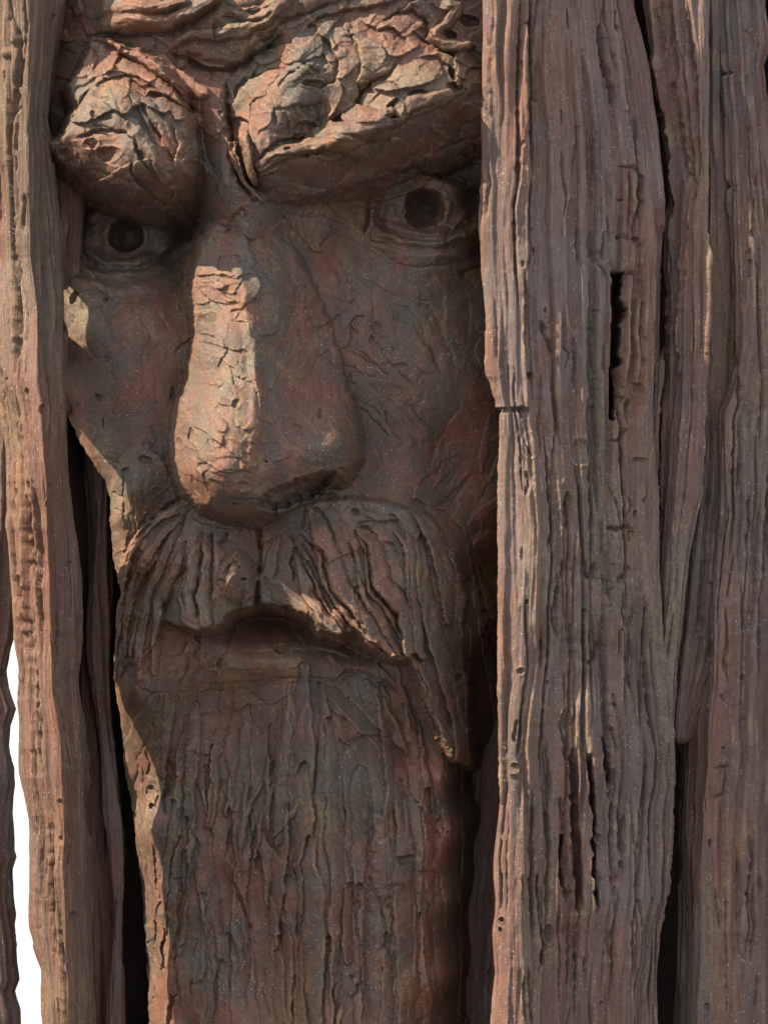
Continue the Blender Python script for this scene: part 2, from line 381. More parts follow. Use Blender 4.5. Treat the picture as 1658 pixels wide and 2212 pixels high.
# nostril hollow under the wing
NS = poly_sd(U, V, [(560,1090),(590,1060),(640,1040),(700,1022),(722,1022),(715,1045),(690,1065),(640,1085),(590,1105)], 40)
H -= 75 * sstep(-6, 10, NS + rag(3, 9, 4))
H += 25 * np.exp(-((NS + 10) / 7)**2) * (V > 1060) * (U > 600)

# left moustache: outer sweep from under the nose to the lower left
LM = [(432,1055),(395,1078),(350,1110),(310,1155),(275,1210),(255,1275),(245,1330),(240,1400),(238,1470),(262,1500),(285,1480),(330,1400),(350,1340),(395,1352),(430,1362),(470,1350),(500,1320),(545,1305),(560,1200),(545,1120),(490,1105)]
layer(LM, [(432,1060,110),(380,1090,110),(320,1150,95),(275,1215,70),(250,1300,40),(240,1400,15),(240,1480,0),(300,1200,110),(340,1200,135),(400,1160,150),(460,1130,130),(540,1130,90),
  (290,1300,95),(340,1300,120),(400,1250,165),(450,1250,180),(500,1220,165),(550,1200,110),(400,1335,170),(450,1340,175),(480,1320,160),(545,1300,130),(330,1360,100),(280,1420,75),(270,1490,40)], 4, k=6, soft=6, c=25, edge_round=5)
# right moustache: broad sweep to the lower right
RM = [(560,1120),(600,1110),(680,1085),(760,1080),(850,1090),(930,1120),(980,1200),(1005,1300),(1000,1400),(1010,1500),(1015,1600),(1020,1662),(985,1648),(955,1590),(925,1520),(900,1450),(885,1425),(850,1420),(800,1395),(765,1362),(725,1368),(700,1360),(670,1330),(620,1308),(560,1302)]
layer(RM, [(560,1120,80),(620,1130,120),(700,1100,125),(800,1100,125),(900,1120,110),(960,1180,80),(1000,1300,45),(1000,1420,20),(1015,1550,-10),(1020,1660,-20),
  (600,1200,125),(660,1200,165),(740,1200,185),(820,1200,170),(900,1240,140),(580,1300,125),(640,1305,135),(680,1320,180),(730,1350,195),(780,1300,205),(850,1320,185),(920,1330,130),
  (800,1385,190),(880,1415,170),(900,1440,150),(940,1450,115),(970,1500,80),(960,1580,90),(990,1640,50)], 4, k=6, soft=6, c=25, edge_round=6)
# ridge of the cheek strand on the left (lit lump above the moustache)
LC = [(235,1060),(262,1000),(300,960),(340,985),(368,1040),(380,1075),(330,1110),(290,1160),(262,1230),(240,1200),(232,1120)]
layer(LC, [(235,1060,20),(270,1000,70),(310,975,85),(370,1050,70),(330,1105,60),(270,1210,25),(240,1180,0),(290,1060,95),(320,1040,95),(260,1120,55)], 5, k=2, soft=10, c=25)

# eyes
def eye(cu, cv, ru, rv, hb, hole_r, hole_dep, tilt):
    global H
    x = (U - cu); y = (V - cv - tilt * x)
    q = np.sqrt((x / ru)**2 + (y / rv)**2)
    q = q + 0.07 * noise(U / 30, V / 30, 2) + 0.03 * noise(U / 10, V / 10, 4)
    ball = hb - 30 * q**2
    H = np.where(q < 1.6, smax(H, ball, 14), H)
    for rr, up, amp, wd in ((1.0, -1, 9, .16), (1.02, 1, 16, .15), (1.42, 1, 12, .15), (1.85, 1, 8, .15)):
        H += amp * (1 + .5 * noise(U / 25, V / 25, 8)) * np.exp(-((q - rr) / wd)**2) * sstep(-0.2, 0.7, y / rv * up)
    H -= 8 * np.exp(-((q - 1.24) / .10)**2) * sstep(-.1, .5, y / rv)
    qq = np.hypot(x - 2, (V - cv - 2)) / hole_r + 0.09 * noise(U / 16, V / 16, 3) + 0.04 * noise(U / 6, V / 6, 13)
    H -= hole_dep * np.clip(1 - np.clip(qq, 0, None)**2.4, 0, 1)**0.8
    H += 5 * np.exp(-((qq - 1.18) / .14)**2) * np.clip(0.3 + noise(U / 30, V / 30, 6), 0, 1)
    REG[(q < 1.25)] = 6
eye(256, 490, 92, 68, -74, 40, 120, -0.04)
eye(915, 438, 88, 60, 26, 46, 100, 0.03)
H += 16 * np.exp(-(((V - 512 + .0012 * (U - 930)**2) / 13)**2)) * sstep(820, 860, U) * sstep(1060, 1030, U)
H -= 30 * np.exp(-(((U - 925) / 24)**2 + ((V - 430) / 26)**2))
# dark corner holes of left socket
for (a, b_, ra, rb_, dp) in ((392,480,34,30,60),(408,540,16,40,40),(150,470,22,22,20),(1040,420,40,40,55),(1050,530,30,30,40)):
    H -= dp * np.exp(-(((U - a) / ra)**2 + ((V - b_) / rb_)**2))
# bags below the eyes
def arc(cu, cv, ru, rv, a0, a1, n=14):
    return [(cu + ru * math.cos(math.radians(a0 + (a1 - a0) * i / n)), cv + rv * math.sin(math.radians(a0 + (a1 - a0) * i / n))) for i in range(n + 1)]

# ------------------------------------------------------------------ surface strokes on the face
K = R.knife
guides = [  # u, v, angle in degrees of the local stroke direction, spread
 (250,0,5,160),(450,30,-8,140),(600,60,-28,120),(750,20,-20,150),(950,20,-35,120),(350,110,40,60),(420,160,60,50),
 (200,200,-60,60),(280,170,10,50),(350,230,55,50),(380,320,85,50),(320,300,60,50),(260,260,50,40),(220,330,20,50),(300,390,12,60),
 (440,330,88,40),(480,250,95,40),(520,330,80,40),(560,200,-50,60),(640,130,-30,60),(620,260,70,60),(750,180,70,70),(850,150,30,60),(900,220,-20,70),(980,180,20,60),
 (650,340,-20,60),(800,300,-25,60),(700,400,-12,80),(900,330,-18,80),(1000,260,-10,70),
 (250,480,0,80),(650,500,60,60),(720,560,50,60),(800,640,85,60),(900,650,75,60),(1000,680,60,60),(700,700,95,60),(620,700,100,50),
 (450,620,-5,40),(460,720,-8,50),(450,850,20,50),(430,950,60,40),(500,1000,30,60),(560,800,88,40),(600,850,80,50),(700,950,40,50),(600,1020,-15,60),
 (750,800,60,60),(850,850,55,60),(950,850,110,70),(880,980,50,70),(1000,1000,120,80),(220,780,60,60),(320,800,85,70),(300,950,60,60),(260,1100,88,50),
 (300,1200,118,50),(270,1350,100,40),(400,1250,95,50),(450,1250,92,40),(520,1200,80,40),(660,1200,55,40),(740,1250,62,50),(820,1300,66,60),(900,1300,78,60),(980,1400,80,60),(950,1550,70,60),
 (500,1400,10,60),(640,1400,0,60),(560,1480,-5,70),(420,1500,110,70),(700,1500,25,70),(800,1560,40,70),(900,1600,60,70),
 (330,1600,95,60),(400,1700,88,80),(520,1700,80,80),(620,1650,92,60),(700,1700,90,80),(800,1700,75,80),(900,1750,80,80),(980,1650,65,60),
 (400,1950,84,120),(560,1900,70,90),(650,2000,90,120),(800,2000,88,120),(930,1950,100,100),(330,2100,86,80),(500,2150,88,120),(800,2200,90,150)]
GA = np.array([(g[0], g[1], g[3]) for g in guides], float); GC = np.array([complex(math.cos(2 * math.radians(g[2])), math.sin(2 * math.radians(g[2]))) for g in guides])
def direction(u, v):
    wv = np.exp(-((GA[:, 0] - u)**2 + (GA[:, 1] - v)**2) / (GA[:, 2]**2)) + 1e-9
    z = (wv * GC).sum(); return math.atan2(z.imag, z.real) / 2

def scatter(n, box, L, W, off, tilt, lip, jit=0.35, seed=0, sharp=2.0, inside=None):
    r = random.Random(seed)
    for _ in range(n):
        u = r.uniform(box[0], box[2]); v = r.uniform(box[1], box[3])
        if inside and not inside(u, v): continue
        a = direction(u, v) + r.gauss(0, jit)
        K(u, v, a, r.uniform(*L), r.uniform(*W), off=r.gauss(0, off), tb=r.gauss(0, tilt), ta=r.gauss(0, tilt * .7), lip=r.choice((-1, 1)) * r.uniform(0, lip), st=r.uniform(.55, 1), sharp=sharp, arch=r.uniform(-1, 2.5))
# wide smears first, then smaller
scatter(330, (100,-140,1120,2340), (45,95), (16,36), 3.0, 5.0, 1.0, seed=1)
scatter(140, (100,-140,1120,1500), (22,55), (9,20), 2.4, 4.0, 1.0, seed=2)
scatter(120, (100,-140,1120,430), (36,80), (20,42), 5.0, 9.0, 1.5, seed=3, sharp=1.5)       # forehead, brows: bolder
scatter(70, (100,-140,1120,430), (16,40), (7,16), 3.0, 6.0, 1.5, seed=33, sharp=1.5)
scatter(60, (400,560,780,1110), (25,60), (12,26), 2.2, 5.5, 1.0, seed=44, jit=.4)
scatter(90, (400,560,780,1110), (8,26), (3,9), 1.6, 2.8, 1.0, seed=4, jit=.6)    # nose
scatter(110, (240,1440,1000,2340), (90,280), (13,36), 6.0, 10.0, 1.2, seed=5, jit=.05, sharp=1.5)  # beard
scatter(110, (100,-140,1120,1450), (8,22), (3,8), 1.2, 2.0, 1.0, seed=6, jit=.5)

F9 = 601.0 / 1658
def T(c, r, pts):
    ou = (0, 467.4, 1057.0)[c]; ov = (0, 534.2, 1068.3, 1610.5)[r]
    return [(ou + x * F9, ov + y * F9) for x, y in pts]
def C(c, r, w, dep, pts, lip=2.5, step=0): R.crack(T(c, r, pts), w, dep * (0.62 if r == 1 else 1.0), lip=lip * 0.45, step=step)
def ST(c, r, w0, w1, h, pts, **k):
    if r == 2: k.setdefault('flat', 4.5); k['tilt'] = k.get('tilt', 0) + (6 if int(pts[0][0]) % 2 == 0 else -6); h *= 0.95; k.setdefault('base', -3)
    R.strand(T(c, r, pts), w0, w1, h * (1.0 if r == 2 else 1.15), **k)
# long locks of the beard, running down and slightly apart
rb = random.Random(12)
for k in range(38):
    u0 = rb.uniform(285, 965); v = rb.uniform(1430, 2150) if k > 12 else rb.uniform(1480, 1560); L = rb.uniform(220, 620); pts = []; u = u0
    for i in range(9):
        pts.append((u, v + L * i / 8)); u += (u - 650) * (0.012 + 0.05 * max(0.0, min(1.0, (1720 - pts[-1][1]) / 250))) + rb.gauss(0, 4.0)
    ww = rb.uniform(13, 36)
    R.strand(pts, ww * .35, ww * .5, rb.uniform(10, 18), base=rb.uniform(-8, 3), wm=ww, flat=5, tilt=rb.choice((-1, 1)) * rb.uniform(5, 13))

def HO(c, r, x, y, rx, ry, dep, rim=1.5):
    (u, v), = T(c, r, [(x, y)]); R.hole(u, v, rx * F9, ry * F9, dep, rim)

# forehead and left brow
ST(0,0, 22, 12, 26, [(560,40),(750,60),(950,70),(1100,40)], tilt=4)
ST(0,0, 26, 12, 24, [(560,130),(750,150),(950,160),(1060,140),(1200,60),(1320,0)], tilt=6)
C(0,0, 7, 26, [(560,200),(680,215),(850,215),(1000,205),(1080,180),(1230,90),(1350,20)], step=6)
ST(0,0, 8, 24, 22, [(1020,290),(1150,230),(1300,230),(1450,210),(1600,120),(1700,20)])
C(0,0, 13, 46, [(1000,330),(1120,345),(1220,400),(1330,420),(1450,380),(1560,310),(1700,200)])
C(0,0, 3, 14, [(1278,130),(1282,200),(1290,275)], lip=0)
C(0,0, 6, 14, [(1330,60),(1400,80),(1500,70),(1620,20)]); C(0,0, 4, 12, [(1350,150),(1420,165),(1520,150),(1640,100)])
C(0,0, 7, 30, [(490,235),(600,252),(700,300),(790,370),(870,410),(950,470),(1050,550),(1130,620),(1200,690)], lip=4)
ST(0,0, 24, 16, 14, [(900,360),(1000,430),(1120,520),(1220,580)], tilt=-5)
C(0,0, 5, 16, [(580,545),(640,495),(740,478),(830,482),(900,530),(1000,610)], lip=3, step=4)
C(0,0, 4, 12, [(690,545),(800,550),(870,590),(950,670),(1000,760)], lip=3)
for k in range(5): C(0,0, 3.5, 9, [(560,600 + 55*k),(620,625 + 52*k),(700,650 + 50*k)], lip=2)
for (x, y) in ((700,600),(790,590),(860,640),(930,760)): C(0,0, 4, 10, [(x,y),(x+60,y+110),(x+150,y+260)], lip=3.5, step=3)
ST(0,0, 18, 12, 18, [(820,800),(880,880),(960,1000),(1010,1100)], tilt=5)
C(0,0, 5, 16, [(820,840),(850,960),(900,1050),(960,1120)], lip=3)
C(0,0, 6, 22, [(1080,570),(1130,680),(1180,800),(1197,950),(1175,1080),(1160,1180)], lip=3)
C(0,0, 4, 14, [(1120,830),(1140,900),(1115,1010)]); C(0,0, 4, 12, [(1060,760),(1085,900),(1050,1050)])
C(0,0, 6, 18, [(1210,600),(1200,720),(1215,860),(1260,1000),(1310,1120)], lip=3)
C(0,0, 9, 34, [(1360,470),(1345,600),(1365,760),(1380,920),(1425,1100),(1530,1230)], lip=4)
HO(0,0, 665,950, 74,44, 20, 3); HO(0,0, 560,890, 45,35, 14, 3); HO(0,0, 400,920, 40,30, 14, 3)
C(0,0, 6, 16, [(480,840),(600,800),(700,800),(800,840)], lip=4, step=4)
C(0,0, 5, 12, [(360,960),(470,1030),(600,1020),(740,1080),(820,1100),(900,1060)], lip=5, step=5)
C(0,0, 6, 14, [(420,760),(470,650),(520,590),(560,540)], lip=4)
C(0,0, 5, 12, [(530,290),(600,380),(560,450)], lip=3)
# right brow
C(1,0, 9, 30, [(120,640),(140,560),(200,490),(300,450),(430,440)], lip=5)
C(1,0, 7, 26, [(60,560),(72,680),(85,800),(100,900),(150,1050),(250,1180),(350,1235)], lip=5)
ST(1,0, 12, 6, 20, [(160,830),(190,930),(210,1020),(240,1110)])
ST(1,0, 9, 5, 16, [(100,880),(130,1000),(190,1120),(280,1210)])
C(1,0, 5, 15, [(600,225),(680,265),(705,370),(745,455),(700,520),(620,565),(500,530)], lip=4, step=4)
C(1,0, 5, 16, [(500,405),(560,430),(620,480)], lip=2); HO(1,0, 570,530, 55,25, 18, 4)
C(1,0, 4, 12, [(790,150),(820,260),(870,400),(860,470),(830,560)], lip=3, step=5)
C(1,0, 5, 14, [(850,150),(960,200),(1060,190),(1130,260),(1165,315)], lip=4, step=5)
C(1,0, 7, 24, [(990,150),(1080,90),(1160,80),(1240,140),(1270,230),(1240,260),(1300,300),(1400,310)], lip=5)
C(1,0, 13, 34, [(1080,360),(1010,470),(870,560),(810,670),(700,750),(500,830),(380,850),(290,930),(240,1050)], lip=4)
C(1,0, 6, 22, [(920,570),(1000,540),(1050,545),(1110,578)], lip=4)
C(1,0, 8, 22, [(860,600),(850,540),(930,520)], lip=3)
HO(1,0, 1060,690, 45,60, 26, 5); HO(1,0, 1200,605, 70,28, 20, 4); HO(1,0, 1410,550, 50,30, 20, 3); HO(1,0, 1400,450, 30,60, 18, 3)
ST(1,0, 26, 10, 24, [(820,720),(960,740),(1040,700)], tilt=4); ST(1,0, 24, 14, 22, [(1120,690),(1240,650),(1380,600)], tilt=6)
ST(1,0, 18, 26, 26, [(560,860),(660,800),(760,830),(900,800),(980,790)], tilt=4)
ST(1,0, 14, 22, 22, [(280,1020),(400,950),(560,890),(760,890),(860,920)], tilt=4)
C(1,0, 5, 18, [(270,1040),(360,970),(480,960),(640,930),(780,940),(880,890),(940,840),(1060,790),(1180,700),(1380,640)], lip=4, step=8)
C(1,0, 5, 16, [(560,855),(640,860),(720,850),(850,870)], lip=3); HO(1,0, 438,932, 20,14, 18, 1)
ST(1,0, 14, 6, 20, [(1290,330),(1350,370),(1440,450),(1430,540)], tilt=3)
C(1,0, 6, 20, [(1300,340),(1380,350),(1440,380)]); C(1,0, 5, 18, [(1470,285),(1540,310),(1600,350)]); C(1,0, 5, 16, [(1480,330),(1560,350),(1610,390)])
ST(1,0, 12, 16, 30, [(1330,30),(1440,60),(1380,150),(1300,240),(1360,290),(1480,280)], tilt=5)
HO(1,0, 1390,220, 40,25, 30, 3); HO(1,0, 1500,130, 60,40, 30, 2)
for k in range(6): C(1,0, 3.5, 9, [(350 + 60*k, 680 - 8*k),(370 + 60*k, 740),(365 + 62*k, 800)], lip=2)
C(1,0, 4, 9, [(330,680),(450,670),(560,660),(640,640)]); C(1,0, 4, 12, [(560,800),(620,740),(700,700)])
C(1,0, 6, 16, [(520,190),(600,130),(760,90),(900,80),(1040,40),(1120,0)], lip=4, step=6)
C(1,0, 8, 24, [(200,330),(300,250),(380,170),(500,110),(620,60),(760,10)], lip=4)
for pts in ([(100,80),(240,90),(330,60)],[(20,130),(160,170),(300,150)],[(60,30),(160,10)]): C(1,0, 6, 16, pts, lip=4)
# right eye area
C(1,0, 7, 26, [(880,1085),(1000,1022),(1150,1002),(1300,1012),(1500,1055),(1600,1110)], lip=3)
C(1,0, 6, 16, [(1290,895),(1450,835),(1590,800)]); HO(1,0, 1185,972, 16,12, 14); HO(1,0, 1250,960, 14,20, 12)
C(1,0, 7, 22, [(870,1400),(880,1330),(900,1240),(890,1130)]); C(1,0, 5, 14, [(970,1380),(985,1270),(1010,1180)], lip=3)
ST(1,0, 9, 5, 12, [(900,1380),(930,1300),(930,1230)])
for k in range(5): C(1,0, 5, 8, [(640 - 45*k,1150),(560 - 40*k,1270),(560 - 40*k,1400),(640 - 30*k,1520),(760 - 20*k,1600)], lip=2)
C(1,0, 7, 18, [(850,1415),(1000,1425),(1150,1400),(1300,1400),(1430,1360),(1560,1300)], lip=5)
C(1,0, 5, 12, [(930,1440),(1020,1500),(1080,1600)], lip=4); C(1,0, 5, 12, [(1000,1520),(1200,1580),(1400,1560),(1560,1500)], lip=3)
C(1,0, 7, 20, [(1440,1600),(1560,1560),(1640,1540)])
# left eye area
for pts in ([(480,130),(600,270),(740,322),(880,290),(1000,230),(1080,130)],[(470,60),(560,160),(700,190),(860,150),(960,60)]): C(0,1, 5, 14, pts, lip=4)
C(0,0, 8, 24, [(330,1170),(450,1150),(600,1180),(760,1200),(900,1215),(1030,1260),(1130,1370),(1170,1500)])
C(0,1, 7, 20, [(630,470),(660,420),(720,370),(740,340)]); HO(0,1, 420,280, 26,40, 16); HO(0,1, 600,300, 18,16, 12); HO(0,1, 570,885, 26,22, 14, 3)
HO(0,1, 1018,870, 14,50, 16); HO(0,1, 600,1040, 12,36, 12); C(0,1, 4, 9, [(550,660),(620,640),(660,700),(670,790)], lip=3)
C(0,1, 4, 9, [(860,700),(890,620),(940,580),(1000,620)], lip=3); C(0,1, 4, 8, [(830,560),(840,700),(835,880)]); C(0,1, 4, 9, [(930,380),(980,440),(1010,500)])
for pts in ([(730,1340),(720,1500),(730,1700)],[(780,1360),(790,1500),(800,1750)],[(840,1380),(850,1500),(840,1700)],[(640,1450),(700,1480),(740,1500)],[(660,1560),(740,1590)],[(900,1060),(920,1160),(870,1240)]): C(0,1, 6, 16, pts, lip=4)
HO(0,1, 860,1270, 50,26, 14, 3); HO(0,1, 740,1330, 30,20, 14, 2); HO(0,1, 940,1440, 30,18, 6, 4)
# nose
for (y, a, b) in ((205,1200,1290),(255,1180,1270),(300,1300,1400),(280,1320,1440),(345,1290,1460),(100,1180,1330),(88,1350,1500),(395,1200,1260),(740,1210,1310),(765,1215,1320),(795,1215,1330),(825,1220,1310),(640,1270,1340),(180,1320,1420)):
    C(0,1, 3.2, 7, [(a,y),((a+b)/2,y+6),(b,y-8)], lip=4)
C(0,1, 5, 14, [(1185,430),(1190,510),(1290,545),(1275,650),(1225,690)], lip=4, step=3)
C(0,1, 3, 7, [(1465,500),(1460,600),(1435,720)], lip=2); C(0,1, 5, 10, [(1380,440),(1420,430),(1460,380),(1560,300)], lip=3)
C(0,1, 5, 12, [(1340,560),(1360,640),(1320,720),(1290,760)], lip=3)
C(0,1, 4, 9, [(1260,990),(1270,1100),(1272,1210)]); C(0,1, 4, 9, [(1170,1370),(1180,1450),(1260,1515)]); C(0,1, 4, 9, [(1300,1270),(1240,1350),(1255,1440),(1300,1540)], lip=3)
C(0,1, 4, 9, [(1450,1200),(1455,1330),(1530,1350),(1590,1260),(1580,1190),(1450,1195)], lip=2)
HO(0,1, 1160,1120, 20,30, 10, 3); HO(0,1, 1080,1175, 22,30, 12, 4); HO(0,1, 1150,1140, 10,10, 8); HO(0,1, 1425,950, 22,26, 10, 3); HO(0,1, 1425,1535, 14,12, 12); HO(0,1, 1597,1282, 6,10, 14, 0)
for (x, y) in ((1090,1000),(1150,960),(1110,940),(1080,1060),(1070,1130),(1180,1010)): C(0,1, 4, 8, [(x-30,y+20),(x,y),(x+40,y-6)], lip=3)
C(0,0, 5, 14, [(1230,1360),(1290,1330),(1360,1360),(1340,1400)], lip=3); C(0,0, 6, 14, [(1440,1250),(1490,1300)], lip=3); C(0,0, 4, 12, [(1475,1430),(1490,1490),(1540,1530)], lip=3)
HO(0,0, 1275,1275, 12,10, 10); C(1,1, 4, 11, [(320,80),(350,160),(360,230)], lip=3)
R.crack([(738,866),(772,900),(786,950),(776,1000),(750,1036)], 6, 14, lip=1, lap=.5)
C(1,1, 8, 16, [(770,930),(840,1010),(862,1140),(835,1290),(700,1430)]); HO(1,1, 610,1000, 14,36, 12, 2)
C(1,1, 6, 14, [(460,1060),(520,1080),(510,1140)]); C(1,1, 4, 8, [(570,960),(575,1050),(620,1090)]); HO(1,1, 740,1330, 26,14, 10, 2)
for pts in ([(380,580),(470,610)],[(370,620),(460,645)],[(410,690),(440,710)],[(470,560),(440,640)]): C(1,1, 3.5, 9, pts, lip=1.5)
# right cheek
for pts, w_, d_, s_ in (([(742,165),(738,300),(730,420),(715,585)],4,9,2),([(925,235),(932,380),(905,545)],4,9,-2),([(740,595),(850,640),(950,690),(1040,760)],5,10,3),
    ([(1050,330),(1140,340),(1230,450),(1290,600),(1360,735)],4,10,3),([(1170,330),(1270,310),(1330,420),(1370,560),(1450,710)],5,13,3),([(1050,350),(1050,420),(1160,435),(1250,570),(1340,740)],4,10,-3),
    ([(1400,560),(1500,650),(1640,780)],4,9,0),([(1140,900),(1200,1000),(1300,1100),(1322,1190),(1270,1310)],5,12,4),([(1240,740),(1240,880),(1190,980)],4,9,3),
    ([(840,940),(920,1000),(1000,1080),(1060,1140)],5,12,3),([(800,850),(1000,1000),(990,940),(1010,1060)],4,9,0),([(960,560),(1060,700),(1180,840)],4,10,3),([(1010,600),(1060,660),(1080,700)],4,11,0),
    ([(640,360),(680,385),(730,350)],4,9,0),([(650,440),(690,410),(730,400)],4,9,0),([(560,770),(600,650),(660,600),(760,700)],5,10,2),([(530,800),(520,900),(530,960)],4,8,0),([(590,800),(595,900)],3,8,0),([(620,780),(625,930)],3,8,0),
    ([(790,140),(850,170),(940,190),(1000,240),(1080,280)],5,11,3),([(1210,250),(1215,310),(1280,300)],4,10,0),([(1200,450),(1340,700)],3.5,8,0),([(1300,380),(1420,690)],3.5,8,0),
    ([(1450,880),(1460,960),(1400,1030),(1320,1200)],4,8,0),([(1140,1000),(1200,1080),(1210,1200)],4,9,2),([(1290,1480),(1320,1400),(1420,1320)],4,8,0),([(1180,1400),(1170,1500),(1240,1560)],5,10,2),
    ([(830,1430),(880,1480),(860,1530),(940,1580)],6,14,0),([(460,370),(510,440),(510,530)],4,9,2),([(380,560),(440,480),(460,390)],4,8,0)):
    C(1,1, w_, d_, pts, lip=2.6, step=s_)
HO(1,1, 955,470, 30,40, 14, 3); HO(1,1, 920,540, 20,30, 12, 3); HO(1,1, 1015,1010, 12,50, 12, 2); HO(1,1, 1100,700, 50,22, 12, 2); HO(1,1, 650,1475, 60,25, 16, 3)
# left moustache strands
ST(0,2, 7, 8, 24, [(1150,60),(950,130),(810,270),(725,450),(690,700),(665,900),(655,1150)], wm=16)
ST(0,2, 6, 4, 22, [(1110,100),(980,250),(850,420),(765,600),(735,800),(745,960)], wm=13)
ST(0,2, 4, 5, 24, [(950,390),(905,560),(830,700),(795,850),(775,960)], wm=9)
ST(0,2, 8, 8, 20, [(1070,200),(960,430),(890,600),(835,800),(822,1000),(832,1100)], wm=14)
ST(0,2, 6, 8, 22, [(1110,280),(1040,470),(955,640),(935,850),(920,1070)], wm=15)
ST(0,2, 8, 18, 18, [(1190,250),(1150,420),(1120,600),(1130,730),(1190,780)], wm=18)
ST(0,2, 6, 14, 16, [(1250,250),(1230,420),(1220,600),(1240,760)], wm=16)
for pts in ([(1265,180),(1272,330),(1278,500),(1262,680)],[(1180,320),(1195,450),(1165,580)],[(1120,420),(1100,560),(1110,700)],[(950,380),(880,460),(830,560),(770,700)],[(820,430),(790,560),(760,650)],[(760,450),(740,560),(710,700)],[(1040,560),(1000,640),(960,760),(950,900)],[(1290,300),(1330,260),(1350,220)]):
    C(0,2, 5, 16, pts, lip=3.5)
(bu, bv), = T(0, 2, [(1425,530)])
b = R.box(bu - 60, bu + 60, bv - 70, bv + 60)
q = np.hypot((R.UW[b] - bu) / 41, (R.VW[b] - bv + 12) / 58); R.D[b] += 26 * np.clip(1 - q**2.5, 0, 1)**.7
ST(0,2, 9, 4, 12, [(1320,520),(1350,420),(1420,330)], wm=12)
C(0,2, 4, 12, [(1320,470),(1370,430),(1430,385)], lip=3); C(0,2, 3.5, 9, [(1310,420),(1360,370),(1400,330)], lip=3)
HO(0,2, 1435,430, 7,6, 12, 1); HO(0,2, 1503,430, 6,5, 12, 1); HO(0,2, 1460,500, 22,9, 12, 1)
for pts in ([(1545,170),(1550,300),(1540,470)],[(1570,230),(1565,330),(1550,440)]): C(0,2, 4, 8, pts, lip=3)
# right moustache strands
ST(1,2, 5, 15, 26, [(470,320),(500,440),(560,600),(640,720),(735,800)], wm=14, tilt=3)
ST(1,2, 5, 10, 20, [(510,300),(570,440),(650,600),(750,760)], wm=11)
ST(1,2, 14, 12, 28, [(590,110),(650,300),(700,500),(790,640),(920,800),(1050,930)], wm=36, tilt=4)
ST(1,2, 8, 10, 20, [(820,230),(870,420),(900,560),(1000,760),(1090,930)], wm=24)
ST(1,2, 14, 16, 26, [(880,220),(950,350),(960,540),(1060,640),(1120,760),(1180,960)], wm=34, tilt=5)
ST(1,2, 12, 12, 20, [(1050,150),(1150,300),(1170,500),(1190,750),(1220,950)], wm=18)
ST(1,2, 10, 14, 20, [(1210,250),(1230,480),(1270,700),(1330,900),(1380,1100),(1440,1300),(1460,1580)], wm=24, tilt=4)
ST(1,2, 14, 10, 16, [(1180,60),(1300,250),(1370,500),(1390,760)], wm=24, tilt=3)
ST(1,2, 10, 6, 18, [(1180,980),(1240,1150),(1310,1330),(1400,1520)], wm=12)
ST(1,2, 16, 8, 16, [(1340,120),(1480,350),(1600,560),(1680,750)], wm=24)
for pts, dp in (([(500,340),(560,440),(640,600),(700,720)],24),([(600,90),(650,180),(690,240),(700,300)],16),([(490,230),(560,290),(635,335),(655,430),(690,560),(800,690),(920,850)],32),
    ([(840,230),(905,300),(920,450),(925,540),(1000,620),(1080,710),(1100,860),(1130,960)],38),([(860,100),(960,170),(1080,150),(1130,230),(1142,330)],14),([(1210,240),(1215,400),(1222,560),(1262,700),(1285,820)],14),
    ([(1300,280),(1370,480),(1402,600),(1390,780)],12),([(1420,340),(1510,520),(1580,600),(1655,740)],16),([(940,880),(980,930),(1060,960)],14),([(790,300),(830,430),(900,600),(970,760)],9),([(1150,340),(1160,560),(1170,800)],10),
    ([(540,60),(530,150),(510,210)],18),([(1190,1000),(1260,1180),(1330,1360)],14),([(1410,1100),(1440,1300),(1480,1420)],12),([(990,280),(1060,300),(1090,360)],10),([(380,230),(370,380),(340,520)],10),([(440,250),(470,330),(440,420),(470,540)],14)):
    C(1,2, 5, dp, pts, lip=4)
HO(1,2, 830,100, 30,26, 16, 3); HO(1,2, 890,180, 60,30, 12, 3); HO(1,2, 1450,1100, 30,30, 20, 3); HO(1,2, 850,590, 30,60, 5, 3)
for k in range(9): ST(1,2, 5, 4, 14, [(1500 + 22*k, 250 + 90*k),(1560 + 20*k, 520 + 90*k),(1600 + 18*k, 900 + 90*k)], wm=10)
# lips, chin
for pts, dp in (([(220,920),(300,880),(400,890),(520,860)],7),([(300,1140),(420,1095),(560,1090),(720,1120),(860,1130)],8),([(390,1190),(430,1130),(560,1110),(700,1150)],8),
    ([(680,1110),(760,1060),(900,1060),(1060,1170),(1180,1280)],12),([(850,1020),(930,980),(1000,1060),(1100,1180)],10),([(390,1200),(380,1400),(400,1640)],10),([(430,1250),(452,1450),(462,1658)],9),([(515,1260),(510,1420),(530,1600)],8),([(600,1260),(640,1400),(655,1640)],10),
    ([(740,1560),(780,1470),(880,1450),(1030,1450),(1062,1410),(980,1330),(900,1330)],11),([(910,1460),(1000,1500),(1100,1580),(1190,1650)],8),([(1160,1380),(1220,1440)],9),([(960,1120),(1060,1180),(1080,1210)],11),([(180,1190),(290,1270)],11),([(830,1200),(970,1280)],7),([(760,1240),(770,1380)],6)):
    C(1,2, 4.5, dp, pts, lip=3)
HO(1,2, 370,930, 40,35, 14, 3); HO(1,2, 790,1220, 14,12, 10, 2); HO(1,2, 10,1020, 24,20, 14, 2); HO(1,2, 790,1110, 50,20, 8, 2)
